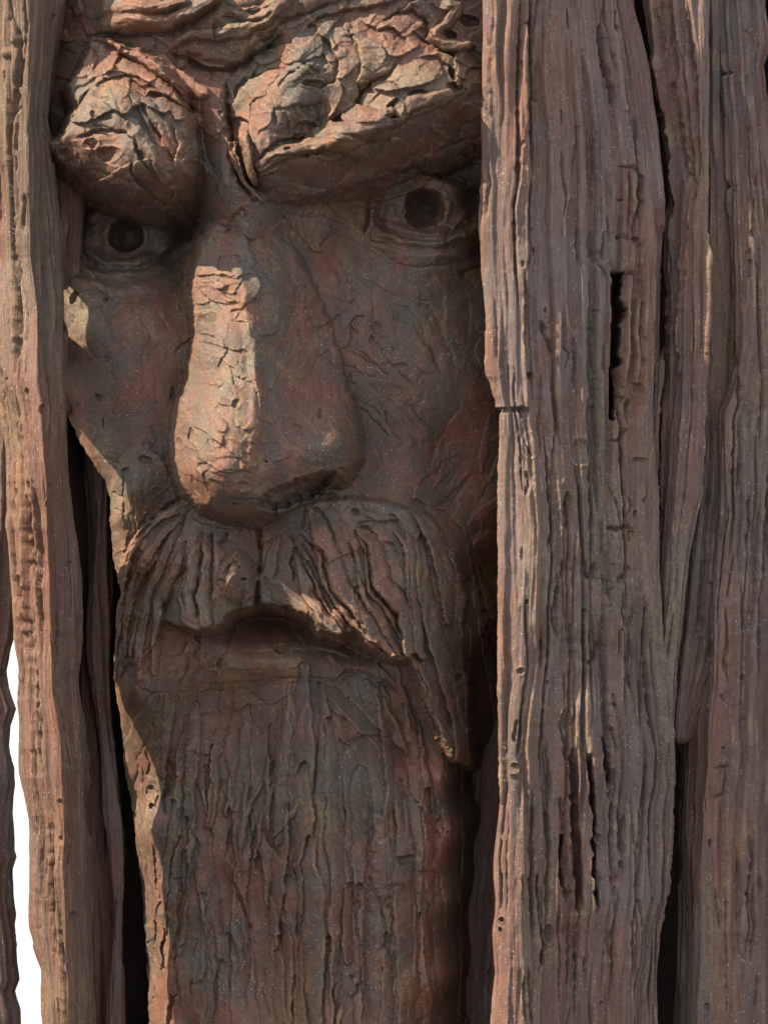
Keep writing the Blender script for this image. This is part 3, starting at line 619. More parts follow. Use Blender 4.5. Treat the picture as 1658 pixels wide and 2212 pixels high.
for pts, dp in (([(850,1350),(890,1400),(900,1500)],12),([(1130,970),(1080,1130),(1050,1300)],7),([(1190,900),(1160,1150),(1180,1330)],8),([(880,1230),(940,1170)],8),([(1320,1130),(1280,1300),(1320,1330)],10),([(1480,1180),(1590,1280)],9),([(700,1030),(820,1180)],8),([(1200,1480),(1300,1420),(1360,1450)],9),([(1590,1490),(1600,1658)],10),([(1300,980),(1330,1050)],9)):
    C(0,2, 4.5, dp, pts, lip=3)
# beard, left half
for pts, dp, sp in (([(1062,430),(1030,560),(995,720),(968,885)],9,0),([(1010,1060),(1035,1300),(1060,1600),(1070,1700)],12,4),([(1150,400),(1125,520),(1170,620),(1160,720)],10,4),([(1140,250),(1150,400)],10,0),([(1000,880),(1020,830),(1070,825),(1085,900),(1070,1000),(1020,1080)],9,0),
    ([(960,900),(970,980),(1000,1040)],10,0),([(1200,1230),(1210,1330),(1200,1440),(1120,1460),(1110,1560)],11,0),([(1260,1080),(1275,1300),(1280,1500),(1260,1658)],11,4),([(1340,720),(1430,940),(1490,1120),(1480,1300),(1470,1500)],12,4),
    ([(1270,1200),(1340,1160),(1400,1220),(1420,1320),(1400,1450)],9,3),([(1160,1180),(1130,1300)],8,0),([(850,290),(920,330),(890,400)],14,0),([(830,50),(860,130),(830,220)],11,0),([(1240,200),(1260,330),(1240,480),(1245,670)],12,3),
    ([(1350,220),(1330,400),(1290,480)],11,0),([(1390,420),(1350,600),(1330,720)],12,0),([(1440,220),(1430,480),(1400,700)],10,0),([(1560,230),(1470,430),(1410,720)],11,0),([(1530,490),(1500,560),(1510,760),(1570,850)],11,0),([(1560,560),(1658,700)],12,0),
    ([(1640,1000),(1600,900),(1560,830)],9,0),([(1570,1360),(1560,1500),(1600,1658)],9,0),([(1100,40),(1170,80),(1240,90)],10,0),([(980,120),(990,200),(970,240)],9,0),([(1240,900),(1210,1060),(1230,1300)],7,0)):
    C(0,3, 4.5, dp, pts, lip=3, step=sp)
for x, y, a, b_, dp in ((870,320,30,36,18),(885,395,26,18,20),(945,235,18,18,10),(1210,160,30,26,12),(1190,920,28,26,12),(1085,690,16,40,12),(1030,210,14,12,8)): HO(0,3, x,y,a,b_,dp, 2)
for pts in ([(1370,200),(1350,330),(1330,440)],[(1590,60),(1590,250),(1585,510)],[(1620,260),(1560,420),(1500,700)],[(1460,240),(1440,420)]): ST(0,3, 2, 3, 12, pts, wm=9)
for pts in ([(770,200),(790,600),(830,950),(870,1200)],[(800,400),(840,750),(900,1100),(910,1270)],[(750,500),(790,900),(830,1300),(860,1600)]): C(0,3, 5, 16, pts, lip=3)
# beard, right half
for pts, dp, sp in (([(655,-20),(650,300),(655,560),(690,800),(668,1000),(672,1300),(670,1700)],12,4),([(445,560),(470,900),(480,1300),(470,1700)],11,-4),([(520,-10),(525,150),(520,300)],9,0),([(590,620),(600,730),(620,810)],6,0),
    ([(800,820),(805,600),(790,300),(800,180),(850,110),(900,140),(925,300),(915,560),(900,790)],9,0),([(940,250),(930,500),(925,700),(930,800)],11,3),([(930,820),(980,960),(1015,1120),(1055,1350),(1070,1700)],12,4),([(860,880),(838,1050),(870,1200),(862,1400),(905,1700)],12,3),
    ([(1180,820),(1168,1050),(1180,1400)],9,3),([(1232,820),(1275,1000),(1300,1200),(1310,1400)],9,3),([(1000,940),(1030,840),(1110,850),(1160,950)],8,0),([(940,640),(960,570),(1020,555),(1060,650)],10,-3),([(1150,290),(1230,400),(1330,570),(1310,650)],9,3),
    ([(1050,0),(1120,70),(1145,220),(1120,390),(1130,600)],9,3),([(740,120),(735,300),(760,520)],8,0),([(1040,560),(1030,480),(1050,410)],9,0),([(1140,140),(1200,120),(1220,60)],8,0),([(1330,350),(1340,520),(1320,640)],9,0),([(1380,20),(1450,230),(1530,450),(1600,640)],9,0),
    ([(1450,330),(1520,500),(1530,650)],10,0),([(1240,790),(1310,770),(1340,830),(1370,1000),(1370,1200)],9,3),([(1300,850),(1310,950)],8,0),([(30,760),(150,960),(200,1120),(210,1400)],12,4),([(350,1000),(370,1200),(400,1400),(420,1700)],12,-4),([(120,960),(140,1100),(170,1300),(180,1700)],9,3),
    ([(240,480),(300,600),(400,720)],11,0),([(420,780),(400,880),(400,1000),(430,1100)],8,0),([(760,900),(740,1100),(700,1200),(740,1400),(700,1658)],9,0),([(820,940),(830,1060)],9,0),([(960,860),(990,980)],8,0),([(1400,1380),(1340,1500),(1400,1658)],8,0),([(1150,1560),(1140,1640)],7,0),([(850,370),(860,440)],6,0),([(990,1190),(1000,1150),(1020,1250)],12,0)):
    C(1,3, 4.5, dp, pts, lip=2.6, step=sp)
for x, y, a, b_, dp in ((1120,690,60,30,24),(850,860,36,26,20),(790,845,26,24,16),(925,815,20,24,12),(1240,780,40,18,10),(1170,50,60,60,10),(800,1400,14,22,10),(1300,480,60,120,8),(1020,980,10,12,8)): HO(1,3, x,y,a,b_,dp, 2)
for pts in ([(80,180),(60,330),(90,420)],[(300,60),(290,250),(296,520)],[(380,130),(350,330),(340,560)],[(260,230),(160,440),(120,740)],[(500,350),(420,450),(330,570)]): ST(1,3, 3, 3, 14, pts, wm=10)
HO(1,3, 430,850, 40,70, 4, 3)

# ------------------------------------------------------------------ assemble the face
relief_gain = np.ones_like(U)
for gu, gv, ru, rv, ga in ((590, 840, 210, 300, -0.1), (880, 780, 230, 300, -0.45), (260, 830, 150, 260, -0.35), (700, 560, 160, 90, -.3), (450, 1520, 220, 110, -.3)):
    relief_gain += ga * np.exp(-(((U - gu) / ru)**4 + ((V - gv) / rv)**4))
relief_gain *= 1 - .22 * sstep(1430, 1520, V)
relief_gain = np.clip(relief_gain, .4, 1.3)
relief_gain[(REG == 4)] *= 1.15
fine = 0.35 * fbm(U / 7, V / 9, 13, 3) + 1.6 * fbm(U / 34, V / 38, 17, 3)
Hf = H + R.D * relief_gain + fine
# outline of the casting: beyond it the relief turns sharply back
OUT = [(88,-150),(1125,-150),(1125,1700),(1080,1730),(1072,2360),(312,2360),(305,2212),(301,2117),(290,1972),(279,1882),(272,1791),(254,1701),(248,1640),(246,1575),(236,1503),(237,1467),(241,1394),(246,1322),(256,1285),(240,1225),(232,1170),(228,1080),(214,1035),(178,985),(152,940),(124,880),(96,800),(88,700)]
sd = poly_sd(U, V, OUT, 60) + 2.5 * noise(U / 9, V / 14, 8) + 1.2 * noise(U / 4, V / 5, 9)
edge = np.clip(1 - np.clip(sd, 0, 60) / 18, 0, 1)
Hf = Hf - 16 * edge**2 - np.clip(-sd, 0, 40) * 26
keep_v = (sd > -16)
keep = keep_v[:-1, :-1] & keep_v[1:, :-1] & keep_v[1:, 1:] & keep_v[:-1, 1:]
Wf = wear_of(Hf, U, V, 2, 1.5)
# which piece each cell belongs to
REG[(REG == 5)] = 0
ub = U; vb = V
beard = (V > 1440 + 60 * np.clip((U - 560) / 300, -1, 1)**2 + rag(8, 30, 4)) & (REG == 0) & (V > 1440)
beard |= (REG == 0) & (V > 1340) & (U < 420) 
REG[beard] = 7
REG[(REG == 0) & (V < 250) & (U > 130)] = 9
lipsd = poly_sd(U, V, [(455,1405),(500,1388),(560,1382),(640,1386),(710,1396),(760,1418),(720,1432),(640,1430),(560,1430),(490,1432)], 20)
REG[(lipsd > 0) & ((REG == 0) | (REG == 7))] = 8
cell = REG[:-1, :-1]
FACE_P = to_world(U, V, Hf, 120)
NAMES = {0: ('face', None), 1: ('eyebrow', 'rounded lump of the left brow with a torn shelf'), 2: ('eyebrow', 'long right brow rising outwards in layered knife strokes'), 3: ('nose', 'large blunt nose, lit on its left flank'),
         4: ('moustache', 'drooping moustache of separate thick locks'), 6: ('eye', None), 8: ('lip', 'soft lower lip in the shade of the moustache'), 9: ('forehead', 'furrowed forehead of heavy horizontal folds'), 7: ('beard', 'long beard of flat vertical locks')}
face = None
for rid in (0, 1, 2, 3, 4, 7, 8, 9):
    o = grid_mesh(NAMES[rid][0], FACE_P, keep & (cell == rid), M_FACE, sculpture if rid == 0 else face, Wf, label=NAMES[rid][1])
    if rid == 0: face = o
mid = U[:-1, :-1] < 560
grid_mesh('eye', FACE_P, keep & (cell == 6) & mid, M_FACE, face, Wf, label='deep-set left eye with a hollow pupil')
grid_mesh('eye', FACE_P, keep & (cell == 6) & ~mid, M_FACE, face, Wf, label='right eye under a long lid with a hollow pupil')

# ================================================================== SLABS
def interp_path(path, v):
    p = np.array(path, float); return np.interp(v, p[:, 1], p[:, 0])
def slab(name, label, sections, v0, v1, nfront, nback, seed, mat=None, manual=None, nom=120, vstep=2.2, rough=1.0, strips=70, fiss=90, top_close=True, jag=1.0, tears=None):
    """Closed driftwood board: sections(v) gives front knots [(u, h)...] from left to right, then back knots."""
    vs = np.arange(v0, v1, vstep); nv = len(vs)
    cols = []
    fr, bk = sections(vs)           # lists of (u array, h array)
    F = np.stack([np.stack([np.broadcast_to(a, vs.shape), np.broadcast_to(b, vs.shape)], -1) for a, b in fr], 1)   # nv x k x 2
    B = np.stack([np.stack([np.broadcast_to(a, vs.shape), np.broadcast_to(b, vs.shape)], -1) for a, b in bk], 1)
    def resample(K_, n, last):
        seg = np.linalg.norm(np.diff(K_, axis=1), axis=2).mean(0); cum = np.concatenate([[0], np.cumsum(seg)]); t = np.linspace(0, cum[-1], n + (0 if last else 1))[:n]
        i = np.clip(np.searchsorted(cum, t, side='right') - 1, 0, len(seg) - 1); f = (t - cum[i]) / seg[i]
        P = K_[:, i] * (1 - f)[None, :, None] + K_[:, i + 1] * f[None, :, None]
        return P, t
    PF, tF = resample(F, nfront, True)
    BB = np.concatenate([F[:, -1:], B, F[:, :1]], 1); PB, tB = resample(BB, nback + 1, False); PB = PB[:, 1:]; 
    P = np.concatenate([PF, PB], 1)
    # soften the cross-section corners
    kern = 5
    for _ in range(2):
        P = sum(np.roll(P, k, 1) for k in range(-kern // 2 + 1, kern // 2 + 1)) / len(range(-kern // 2 + 1, kern // 2 + 1)) if nfront > 40 else P
    nF = PF.shape[1]; tt = np.concatenate([tF, tF[-1] + tB[1:nback + 1]])
    Uc = P[..., 0].copy(); Vc = np.repeat(vs[:, None], P.shape[1], 1)
    arc = np.repeat(tt[None, :], nv, 0)
    # detail is laid out over (arc length, v); manual features use true u on the front
    q = Relief(arc, Vc, seed, 0.5 * rough, 4.0)
    g = 6.5 * fbm(arc / 60, Vc / 420, seed, 3) + 5.0 * fbm(arc / 20, Vc / 380, seed + 4, 3) + 3.2 * (1 - np.abs(fbm(arc / 9, Vc / 300, seed + 9, 3))) + 1.1 * fbm(arc / 4.2, Vc / 120, seed + 2, 3)
    q.D += g.astype(np.float32) * rough
    r = random.Random(seed); span = tt[-1]
    for _ in range(strips):        # long flat splinters proud of or below their neighbours
        q.knife(r.uniform(0, span), r.uniform(v0, v1), math.pi / 2 + r.gauss(0, .012), r.uniform(120, 600), r.uniform(4, 15), off=r.gauss(0, 6.5) * rough, tb=r.gauss(0, 4.0), ta=r.gauss(0, 2), lip=r.choice((-1, 1)) * r.uniform(.5, 2.5), st=r.uniform(.6, 1), sharp=2.2)
    for _ in range(fiss):          # drying cracks
        a = r.uniform(0, span); v = r.uniform(v0, v1); L = r.uniform(40, 300); x = a; pts = []
        for k in range(6):
            pts.append((x, v + L * k / 5)); x += r.gauss(0, 2.0)
        q.crack(pts, r.uniform(1.8, 4.2), r.uniform(6, 17) * rough, lip=r.uniform(0, 2), lap=r.choice((0.15, 0.7)))
    for _ in range(int(fiss * 0.35)):   # long splits that follow the grain
        a = r.uniform(0, span); v = r.uniform(v0, v1); L = r.uniform(300, 900); x = a; pts = []
        for k in range(9):
            pts.append((x, v + L * k / 8)); x += r.gauss(0, 2.6)
        q.crack(pts, r.uniform(2.5, 5), r.uniform(12, 24) * rough, lip=r.uniform(0, 2), lap=r.choice((0.2, 0.6)))
    for _ in range(int(fiss * 0.6)):   # short chips and eaten holes
        q.hole(r.uniform(0, span), r.uniform(v0, v1), r.uniform(1.8, 5), r.uniform(5, 26), r.uniform(4, 12), rim=r.uniform(0, 2))
    deep = 0
    if manual:
        m = Relief(Uc, Vc, seed + 3, 0.45, 3.0); m.D = q.D; front = np.zeros(P.shape[1], bool); front[:nF] = True
        keepD = q.D[:, ~front].copy(); m.deep = np.zeros_like(m.D); manual(m); m.deep[:, ~front] = 0; deep = m.deep; m.D[:, ~front] = keepD; q.D = m.D
    # outward normal of the cross-section
    Tn = np.roll(P, -2, 1) - np.roll(P, 2, 1); Tn /= np.maximum(np.linalg.norm(Tn, axis=2, keepdims=True), 1e-6)
    Nn = np.stack([-Tn[..., 1], Tn[..., 0]], -1)      # front runs left to right, so this points to +h
    for _ in range(3): Nn = (np.roll(Nn, 1, 1) + Nn + np.roll(Nn, -1, 1)) / 3
    d = q.D + jag * (0.8 * noise(arc / 7, Vc / 26, seed + 1) + 0.15 * noise(arc / 5, Vc / 10, seed + 2))
    UU = P[..., 0] + Nn[..., 0] * d; HH = P[..., 1] + Nn[..., 1] * d - deep
    # pinch the two ends shut
    cu = UU.mean(1, keepdims=True); ch = HH.mean(1, keepdims=True)
    e = np.minimum(np.arange(nv), np.arange(nv)[::-1])[:, None]; kk = np.clip(e / 5, 0, 1)**0.5
    UU = cu + (UU - cu) * kk; HH = ch + (HH - ch) * kk
    wr = wear_of(d, arc, Vc, 2, 1.3)
    return grid_mesh(name, to_world(UU, Vc, HH, nom), None, mat or M_SLAB, sculpture, wr, wrap=True, label=label)

# --- left slab
LS_L = [(-70,-200),(-60,300),(-30,600),(-6,842),(14,925),(22,987),(25,1104),(21,1140),(29,1213),(33,1303),(34,1376),(45,1449),(40,1496),(45,1557),(47,1664),(58,1708),(69,1766),(69,1864),(71,1972),(83,2038),(98,2092),(98,2146),(101,2212),(110,2400)]
LS_C = [(72,-200),(70,109),(65,283),(67,362),(65,471),(67,562),(76,614),(87,679),(91,824),(101,878),(105,951),(112,1041),(116,1129),(121,1285),(127,1394),(130,1485),(145,1575),(156,1791),(150,1864),(156,1972),(158,2081),(161,2212),(165,2400)]
LS_R = [(125,-200),(128,0),(112,120),(98,254),(109,362),(125,471),(134,598),(136,643),(140,824),(145,897),(149,1005),(158,1114),(169,1170),(174,1242),(179,1322),(178,1412),(170,1460),(178,1539),(181,1605),(189,1657),(187,1719),(194,1828),(198,1936),(203,2045),(210,2154),(210,2212),(214,2400)]
def sec_left(v):
    l = interp_path(LS_L, v); c = interp_path(LS_C, v); r = interp_path(LS_R, v)
    hb = np.interp(v, [-200, 450, 475, 690, 712, 775, 800, 1050, 1150, 2400], [-60, -60, 128, 128, -60, -60, 160, 160, 55, 55])
    e = np.interp(v, [-200, 560, 800, 1000, 1150, 2400], [0, 0, 78, 118, 124, 124])
    return [(l, 105 + e), (l + (c - l) * .35, 165 + e), (c, 232 + e), (r - 5, 158 + e), (r, 142 + e)], [(r - 6, 134 + e), (r - 12, hb), (l + 30, hb)]
def man_left(m):
    def c(cc, rr, w, d, pts, lip=2): m.crack(T(cc, rr, pts), w * 1.25, d * 1.7, lip=lip, lap=0.3)
    c(0,0,5,16,[(60,0),(70,120),(110,240),(130,420),(90,560),(75,700),(60,900)]); c(0,0,4,14,[(160,0),(165,200),(150,420)]); c(0,0,3,12,[(110,500),(105,640),(60,760),(50,950)]); c(0,0,3.5,12,[(70,1000),(80,1200),(100,1350),(105,1650)])
    c(0,1,4,16,[(90,0),(110,200),(120,420),(110,780)]); c(0,1,4,16,[(115,830),(130,1050),(160,1280),(190,1420),(210,1600)]); c(0,1,3,12,[(10,700),(30,900),(45,1060)]); c(0,1,4,12,[(110,1400),(115,1600)])
    c(0,2,5,18,[(165,0),(170,200),(190,400),(205,520)]); c(0,2,3,12,[(215,60),(210,260),(215,330)]); c(0,2,5,16,[(130,480),(125,640)]); c(0,2,5,16,[(150,700),(165,900),(170,950)]); c(0,2,4,14,[(205,650),(225,900),(240,1100),(255,1400),(275,1600)]); c(0,2,4,12,[(290,200),(300,380)])
    c(0,3,4,14,[(270,0),(285,160)]); c(0,3,4,16,[(320,400),(325,560),(335,800),(340,1050)]); c(0,3,5,14,[(230,400),(235,740)]); c(0,3,6,12,[(235,820),(250,900),(255,1100)],3); c(0,3,3,12,[(380,1450),(375,1658)])
    for x, y in ((40,320),(90,240)):
        u, v_ = T(0,0,[(x,y)])[0]; m.hole(u, v_, 9, 12, -10)
    for c_, r_, x, y, a, b in ((0,1,200,880,12,30),(0,1,290,980,10,30),(0,2,125,500,16,22),(0,2,440,405,14,14),(0,2,340,20,14,22),(0,3,400,300,10,14),(0,3,400,530,20,22),(0,3,470,960,18,16),(0,1,340,1430,16,30),(0,1,330,1530,16,20),(0,1,65,795,8,8)):
        u, v_ = T(c_, r_, [(x, y)])[0]; m.hole(u, v_, a * F9 * 1.2, b * F9 * 1.2, 9, 1.5)
slab('slab', 'narrow left slab, sunlit brown on its left flank and grey on its right', sec_left, -200, 2400, 130, 50, 4, mat=M_SLIM, manual=man_left, strips=60, fiss=100, nom=180)

# --- far left slab, standing behind
FL_R = [(60,-200),(55,900),(45,1200),(33,1383),(18,1449),(22,1485),(38,1532),(25,1568),(22,1612),(31,1662),(34,1693),(27,1755),(29,1838),(36,1856),(27,1882),(27,1936),(30,1975),(38,2038),(40,2081),(44,2117),(34,2143),(45,2190),(50,2400)]
def sec_far(v):
    r = interp_path(FL_R, v) 
    return [(r * 0 - 150, -160 + 0 * v), (r - 60, -95 + 0 * v), (r, -130 + 0 * v)], [(r - 10, -200 + 0 * v), (r * 0 - 140, -240 + 0 * v)]
slab('slab', 'ragged dark slab edge at the far left, behind the narrow left slab', sec_far, -200, 2400, 60, 30, 5, mat=M_SLAB, vstep=2.6, strips=30, fiss=40, nom=-130)

# --- right main slab
A_L = [(1050,-200),(1050,0),(1052,130),(1048,270),(1050,330),(1046,430),(1040,510),(1048,620),(1058,700),(1060,800),(1072,855),(1084,876),(1086,900),(1083,1000),(1084,1200),(1083,1300),(1085,1450),(1082,1600),(1085,1700),(1075,1780),(1068,1850),(1072,1950),(1066,2020),(1070,2100),(1062,2212),(1060,2400)]
A_C = [(1104,-200),(1102,0),(1095,127),(1097,254),(1095,399),(1088,453),(1093,594),(1095,643),(1097,788),(1100,870),(1104,900),(1112,960),(1126,1140),(1126,1249),(1122,1322),(1124,1430),(1111,1539),(1104,1633),(1108,1646),(1106,1791),(1104,1900),(1106,1990),(1108,2081),(1104,2212),(1104,2400)]
A_R = [(1372,-200),(1376,0),(1392,90),(1402,150),(1412,220),(1425,300),(1438,420),(1434,600),(1430,800),(1426,1000),(1430,1240),(1440,1400),(1452,1560),(1461,1622),(1459,1700),(1450,1755),(1450,1864),(1443,1954),(1428,2009),(1425,2081),(1414,2154),(1416,2212),(1410,2400)]
def sec_A(v):
    l = interp_path(A_L, v); c = interp_path(A_C, v); r = interp_path(A_R, v); n = 8 * noise(v / 120, v * 0, 3)
    return [(l + 4, 180 + 0 * v), (l, 216 + 0 * v), (c, 234 + 0 * v), (c + 45, 226 + n), (c * .5 + r * .5, 186 + n), (r - 30, 118 + 0 * v), (r - 4, 92 + 0 * v), (r, 70 + 0 * v)], [(r - 20, 0 + 0 * v), (r - 60, -60 + 0 * v), (l + 60, 0 + 0 * v), (l + 18, 50 + 0 * v)]
def man_A(m):
    def c(rr, w, d, pts, lip=2, step=0): m.crack(T(2, rr, pts), w, d, lip=lip, step=step, lap=0.35)
    def h(rr, x, y, a, b, d, rim=2): 
        u, v_ = T(2, rr, [(x, y)])[0]; m.hole(u, v_, a * F9, b * F9, d, rim)
    # long crack beside the front board, and the board's broken lower end
    c(0,6,26,[(238,-60),(238,300),(242,560),(240,800),(242,1060)],3); c(0,5,18,[(232,1060),(225,1250),(245,1500),(210,1650)],2)
    u = m.U; v = m.V
    fb = sstep(1139, 1135, m.UW) * sstep(884, 880, m.VW) * (u > 1030)
    m.D += 9 * fb
    m.D -= 8 * np.exp(-((m.VW - 888) / 4)**2) * (u > 1075) * (u < 1140)
    # tall black slot with its ragged step
    sx = interp_path([(1322,585),(1326,600),(1324,640),(1326,700),(1321,800),(1320,905)], v); rx = interp_path([(1352,585),(1353,620),(1350,680),(1348,760),(1338,830),(1330,905)], v)
    w_ = 1.8 * noise(u * 0, v / 20, 6) + .8 * noise(u * 0, v / 7, 7)
    inside = sstep(sx - 1, sx + 3, u + w_ * .4) * sstep(rx + 2, rx - 4, u + w_ * 2) * sstep(583, 592, v) * sstep(910, 895, v)
    m.deep += 190 * inside
    m.D = m.D * (1 - inside) - 4 * inside
    trench = sstep(1324, 1330, u + w_) * sstep(1400, 1372, u + w_ * 3) * sstep(575, 600, v) * sstep(920, 880, v)
    m.D -= 16 * trench
    for p in ([(850,160),(830,380),(840,620),(800,820)],[(900,300),(880,500),(900,640),(880,800)],[(950,80),(940,380),(930,520)]): m.strand(T(2,1,p), 3, 3, 10, wm=6)
    h(1,790,190,50,40,10); h(1,910,850,30,50,14); h(1,800,900,22,22,10,3); h(1,850,385,22,18,-6,3); h(1,640,380,8,14,8)
    # carved notches higher up
    c(0,5,20,[(845,1000),(855,1150),(850,1300),(850,1430)]); c(0,6,24,[(930,1040),(910,1150),(930,1180),(890,1300),(870,1450)]); c(0,6,16,[(770,985),(880,990),(930,1040)]); c(0,5,12,[(760,1400),(840,1410),(900,1420)]); c(0,3,12,[(780,1185),(820,1190)])
    h(0,920,1045,26,26,14,2); h(0,895,1420,30,20,12,3); c(0,4,14,[(895,660),(900,760),(890,880),(915,970)])
    c(0,6,24,[(690,-20),(685,200),(690,330),(730,480),(760,640)],3); c(0,5,16,[(760,30),(760,120),(790,180)],3); c(0,4,12,[(700,60),(730,280),(770,460)],3); h(0,745,560,22,70,16,2)
    c(0,3,9,[(520,680),(515,800),(500,960),(488,1090)]); c(0,4,12,[(420,900),(430,1090),(450,1180),(430,1300)]); c(0,3,8,[(610,980),(605,1150)]); c(0,4,12,[(520,1350),(530,1550),(550,1650)]); c(0,4,12,[(630,1370),(620,1480),(660,1600)])
    c(0,3,9,[(700,1000),(710,1300),(730,1450)]); h(0,210,155,22,8,8); h(0,185,400,10,30,7); h(0,185,870,12,24,7); h(0,700,220,10,16,6)
    # second row
    c(1,4,14,[(200,130),(205,300),(205,560),(215,720)]); c(1,4,14,[(260,0),(255,120)]); h(1,325,380,36,60,-7,3); h(1,325,380,10,22,8,1); c(1,6,18,[(310,430),(330,520),(360,590),(385,660)],3)
    c(1,4,14,[(375,660),(380,850),(385,1050),(370,1200),(365,1390),(360,1600)]); c(1,3,10,[(430,380),(430,600),(470,640),(440,740)]); c(1,4,12,[(490,500),(510,700),(500,780),(530,900)]); c(1,5,16,[(590,0),(600,300),(590,560),(600,780),(590,1000),(600,1200),(585,1400),(600,1600)])
    c(1,4,12,[(630,340),(620,560),(640,780),(640,1000),(650,1160)]); c(1,4,12,[(685,560),(680,760)]); h(1,230,770,24,22,14); c(1,4,12,[(290,700),(300,900),(290,1050),(300,1250)]); h(1,240,1180,46,70,-7,4); c(1,3,10,[(190,1060),(210,1180),(260,1260)])
    h(1,540,1220,60,80,6,3); c(1,4,12,[(510,1300),(525,1420),(550,1560)]); h(1,460,1500,20,50,12); c(1,5,16,[(860,900),(840,1000),(820,1060)]); c(1,4,12,[(820,1080),(770,1150),(720,1160)],3); h(1,900,1265,40,16,10,2)
    c(1,3,9,[(720,1400),(770,1540),(790,1658)]); c(1,3,9,[(830,1480),(860,1540),(800,1658)]); h(1,925,1510,10,20,10); h(1,880,1580,12,20,10); c(1,5,14,[(220,1330),(230,1420),(210,1480)])
    c(1,5,14,[(640,0),(650,100),(720,200)],3)
    # third row
    c(2,5,16,[(365,0),(370,200),(340,360)]); c(2,5,18,[(450,0),(455,230)],3); c(2,6,22,[(410,520),(400,640),(380,720),(410,850)],3); c(2,5,16,[(420,380),(440,450),(410,540)],3); c(2,4,14,[(510,200),(505,500),(500,800),(510,1100),(505,1500),(490,1700)],2,4)
    c(2,6,20,[(570,380),(580,480),(620,490),(630,400)],3); h(2,560,695,22,20,12,2); c(2,5,16,[(560,760),(560,900),(560,1050),(570,1300)],3); c(2,6,20,[(570,990),(600,1010),(640,960),(640,870)],3); c(2,5,16,[(680,560),(690,700),(680,860),(700,1100),(705,1400),(715,1658)],3,4)
    c(2,6,18,[(700,190),(770,210),(830,190),(870,205)],3); c(2,6,18,[(860,210),(855,290)]); c(2,6,20,[(850,420),(835,480),(790,520),(760,535)],4); c(2,5,16,[(870,650),(850,760),(845,900),(830,1050),(840,1200)],3); c(2,5,16,[(820,590),(810,700),(830,780),(790,820),(790,1000)],3)
    c(2,4,12,[(680,480),(700,600),(720,600),(760,540)],3); h(2,710,1600,30,60,20,3); c(2,5,14,[(740,1180),(740,1250),(775,1290)],4); c(2,4,14,[(720,1380),(750,1480),(760,1550)]); c(2,5,18,[(430,1300),(430,1400),(460,1500),(465,1600)],3); h(2,450,1360,24,80,8,2)
    c(2,4,12,[(310,780),(300,1050)]); c(2,4,12,[(445,1060),(450,1250)]); c(2,4,14,[(560,1250),(575,1500),(590,1658)]); h(2,185,1050,22,22,12); c(2,5,14,[(160,1330),(130,1450),(165,1480)],3); h(2,145,1620,24,30,10,3); h(2,215,640,12,18,12); h(2,945,710,12,30,14)
    c(2,4,14,[(950,600),(945,900),(920,1200),(910,1500)])
    for path, ww, dd in (([(1240,1612),(1241,1700),(1247,1800),(1253,1900),(1256,1975)], 7, 34), ([(1270,1625),(1282,1720),(1290,1840),(1292,1970)], 5, 42), ([(1214,1800),(1212,1870),(1216,1915)], 5, 45), ([(1300,1590),(1316,1650),(1320,1700)], 4, 25), ([(1420,560),(1422,800),(1421,1040)], 3, 20)):
        b = m.pbox(path, 30); d_, T_, _s = m.pathd(b, path); m.deep[b] += dd * sstep(ww + 1.5, ww - 1.5, d_) * np.clip(np.minimum(T_, 1 - T_) * 9, 0, 1)
    # fourth row: the deep twin trough
    c(3,7,30,[(500,0),(505,200),(510,400),(520,600),(540,800),(548,1010)],3); c(3,7,34,[(590,40),(615,250),(630,450),(640,650),(645,850),(640,1020)],4); c(3,6,20,[(530,860),(548,1000)],2); c(3,5,20,[(720,0),(730,300),(735,560),(750,800),(755,1000)],2,4)
    h(3,660,560,30,30,10,4); c(3,7,28,[(430,560),(440,700),(435,820),(460,880),(470,950)],3); h(3,440,790,20,60,22,2); c(3,5,16,[(425,300),(450,440),(460,560)],3); c(3,5,18,[(820,420),(800,560),(810,700)],3); h(3,795,720,16,30,12); c(3,4,12,[(780,400),(790,560)]); c(3,4,16,[(940,100),(930,380),(920,650),(900,800),(905,1000),(900,1250)],3)
    c(3,5,20,[(280,760),(300,900),(310,1050),(330,1180),(300,1300),(270,1360)],3,3); h(3,360,1120,26,60,16,3); h(3,310,1260,20,60,16,2); c(3,5,18,[(730,1100),(720,1200),(725,1290)],3); h(3,665,1550,12,16,10); c(3,5,16,[(220,1300),(240,1450),(250,1658)]); c(3,4,14,[(200,1350),(195,1500),(215,1658)]); c(3,4,14,[(410,880),(415,1100),(425,1300),(405,1600)]); c(3,4,14,[(545,1060),(530,1300),(510,1658)],2,3)
    c(3,4,14,[(480,1050),(480,1250),(470,1500)]); c(3,4,12,[(850,300),(880,600),(890,900),(880,1200),(860,1600)]); c(3,3,9,[(740,800),(745,1100),(735,1500)]); h(3,230,790,10,14,8); h(3,290,790,8,40,12); h(3,70,1030,18,18,14,3); h(3,60,1090,14,20,14,3); h(3,985,940,14,20,9); h(3,140,150,24,26,-8,3)
    # flat front areas stay calm
slab('slab', 'broad front slab right of the face, cracked lengthwise with a tall black slot', sec_A, -200, 2400, 215, 70, 6, manual=man_A, strips=150, fiss=130, nom=190, vstep=2.0)

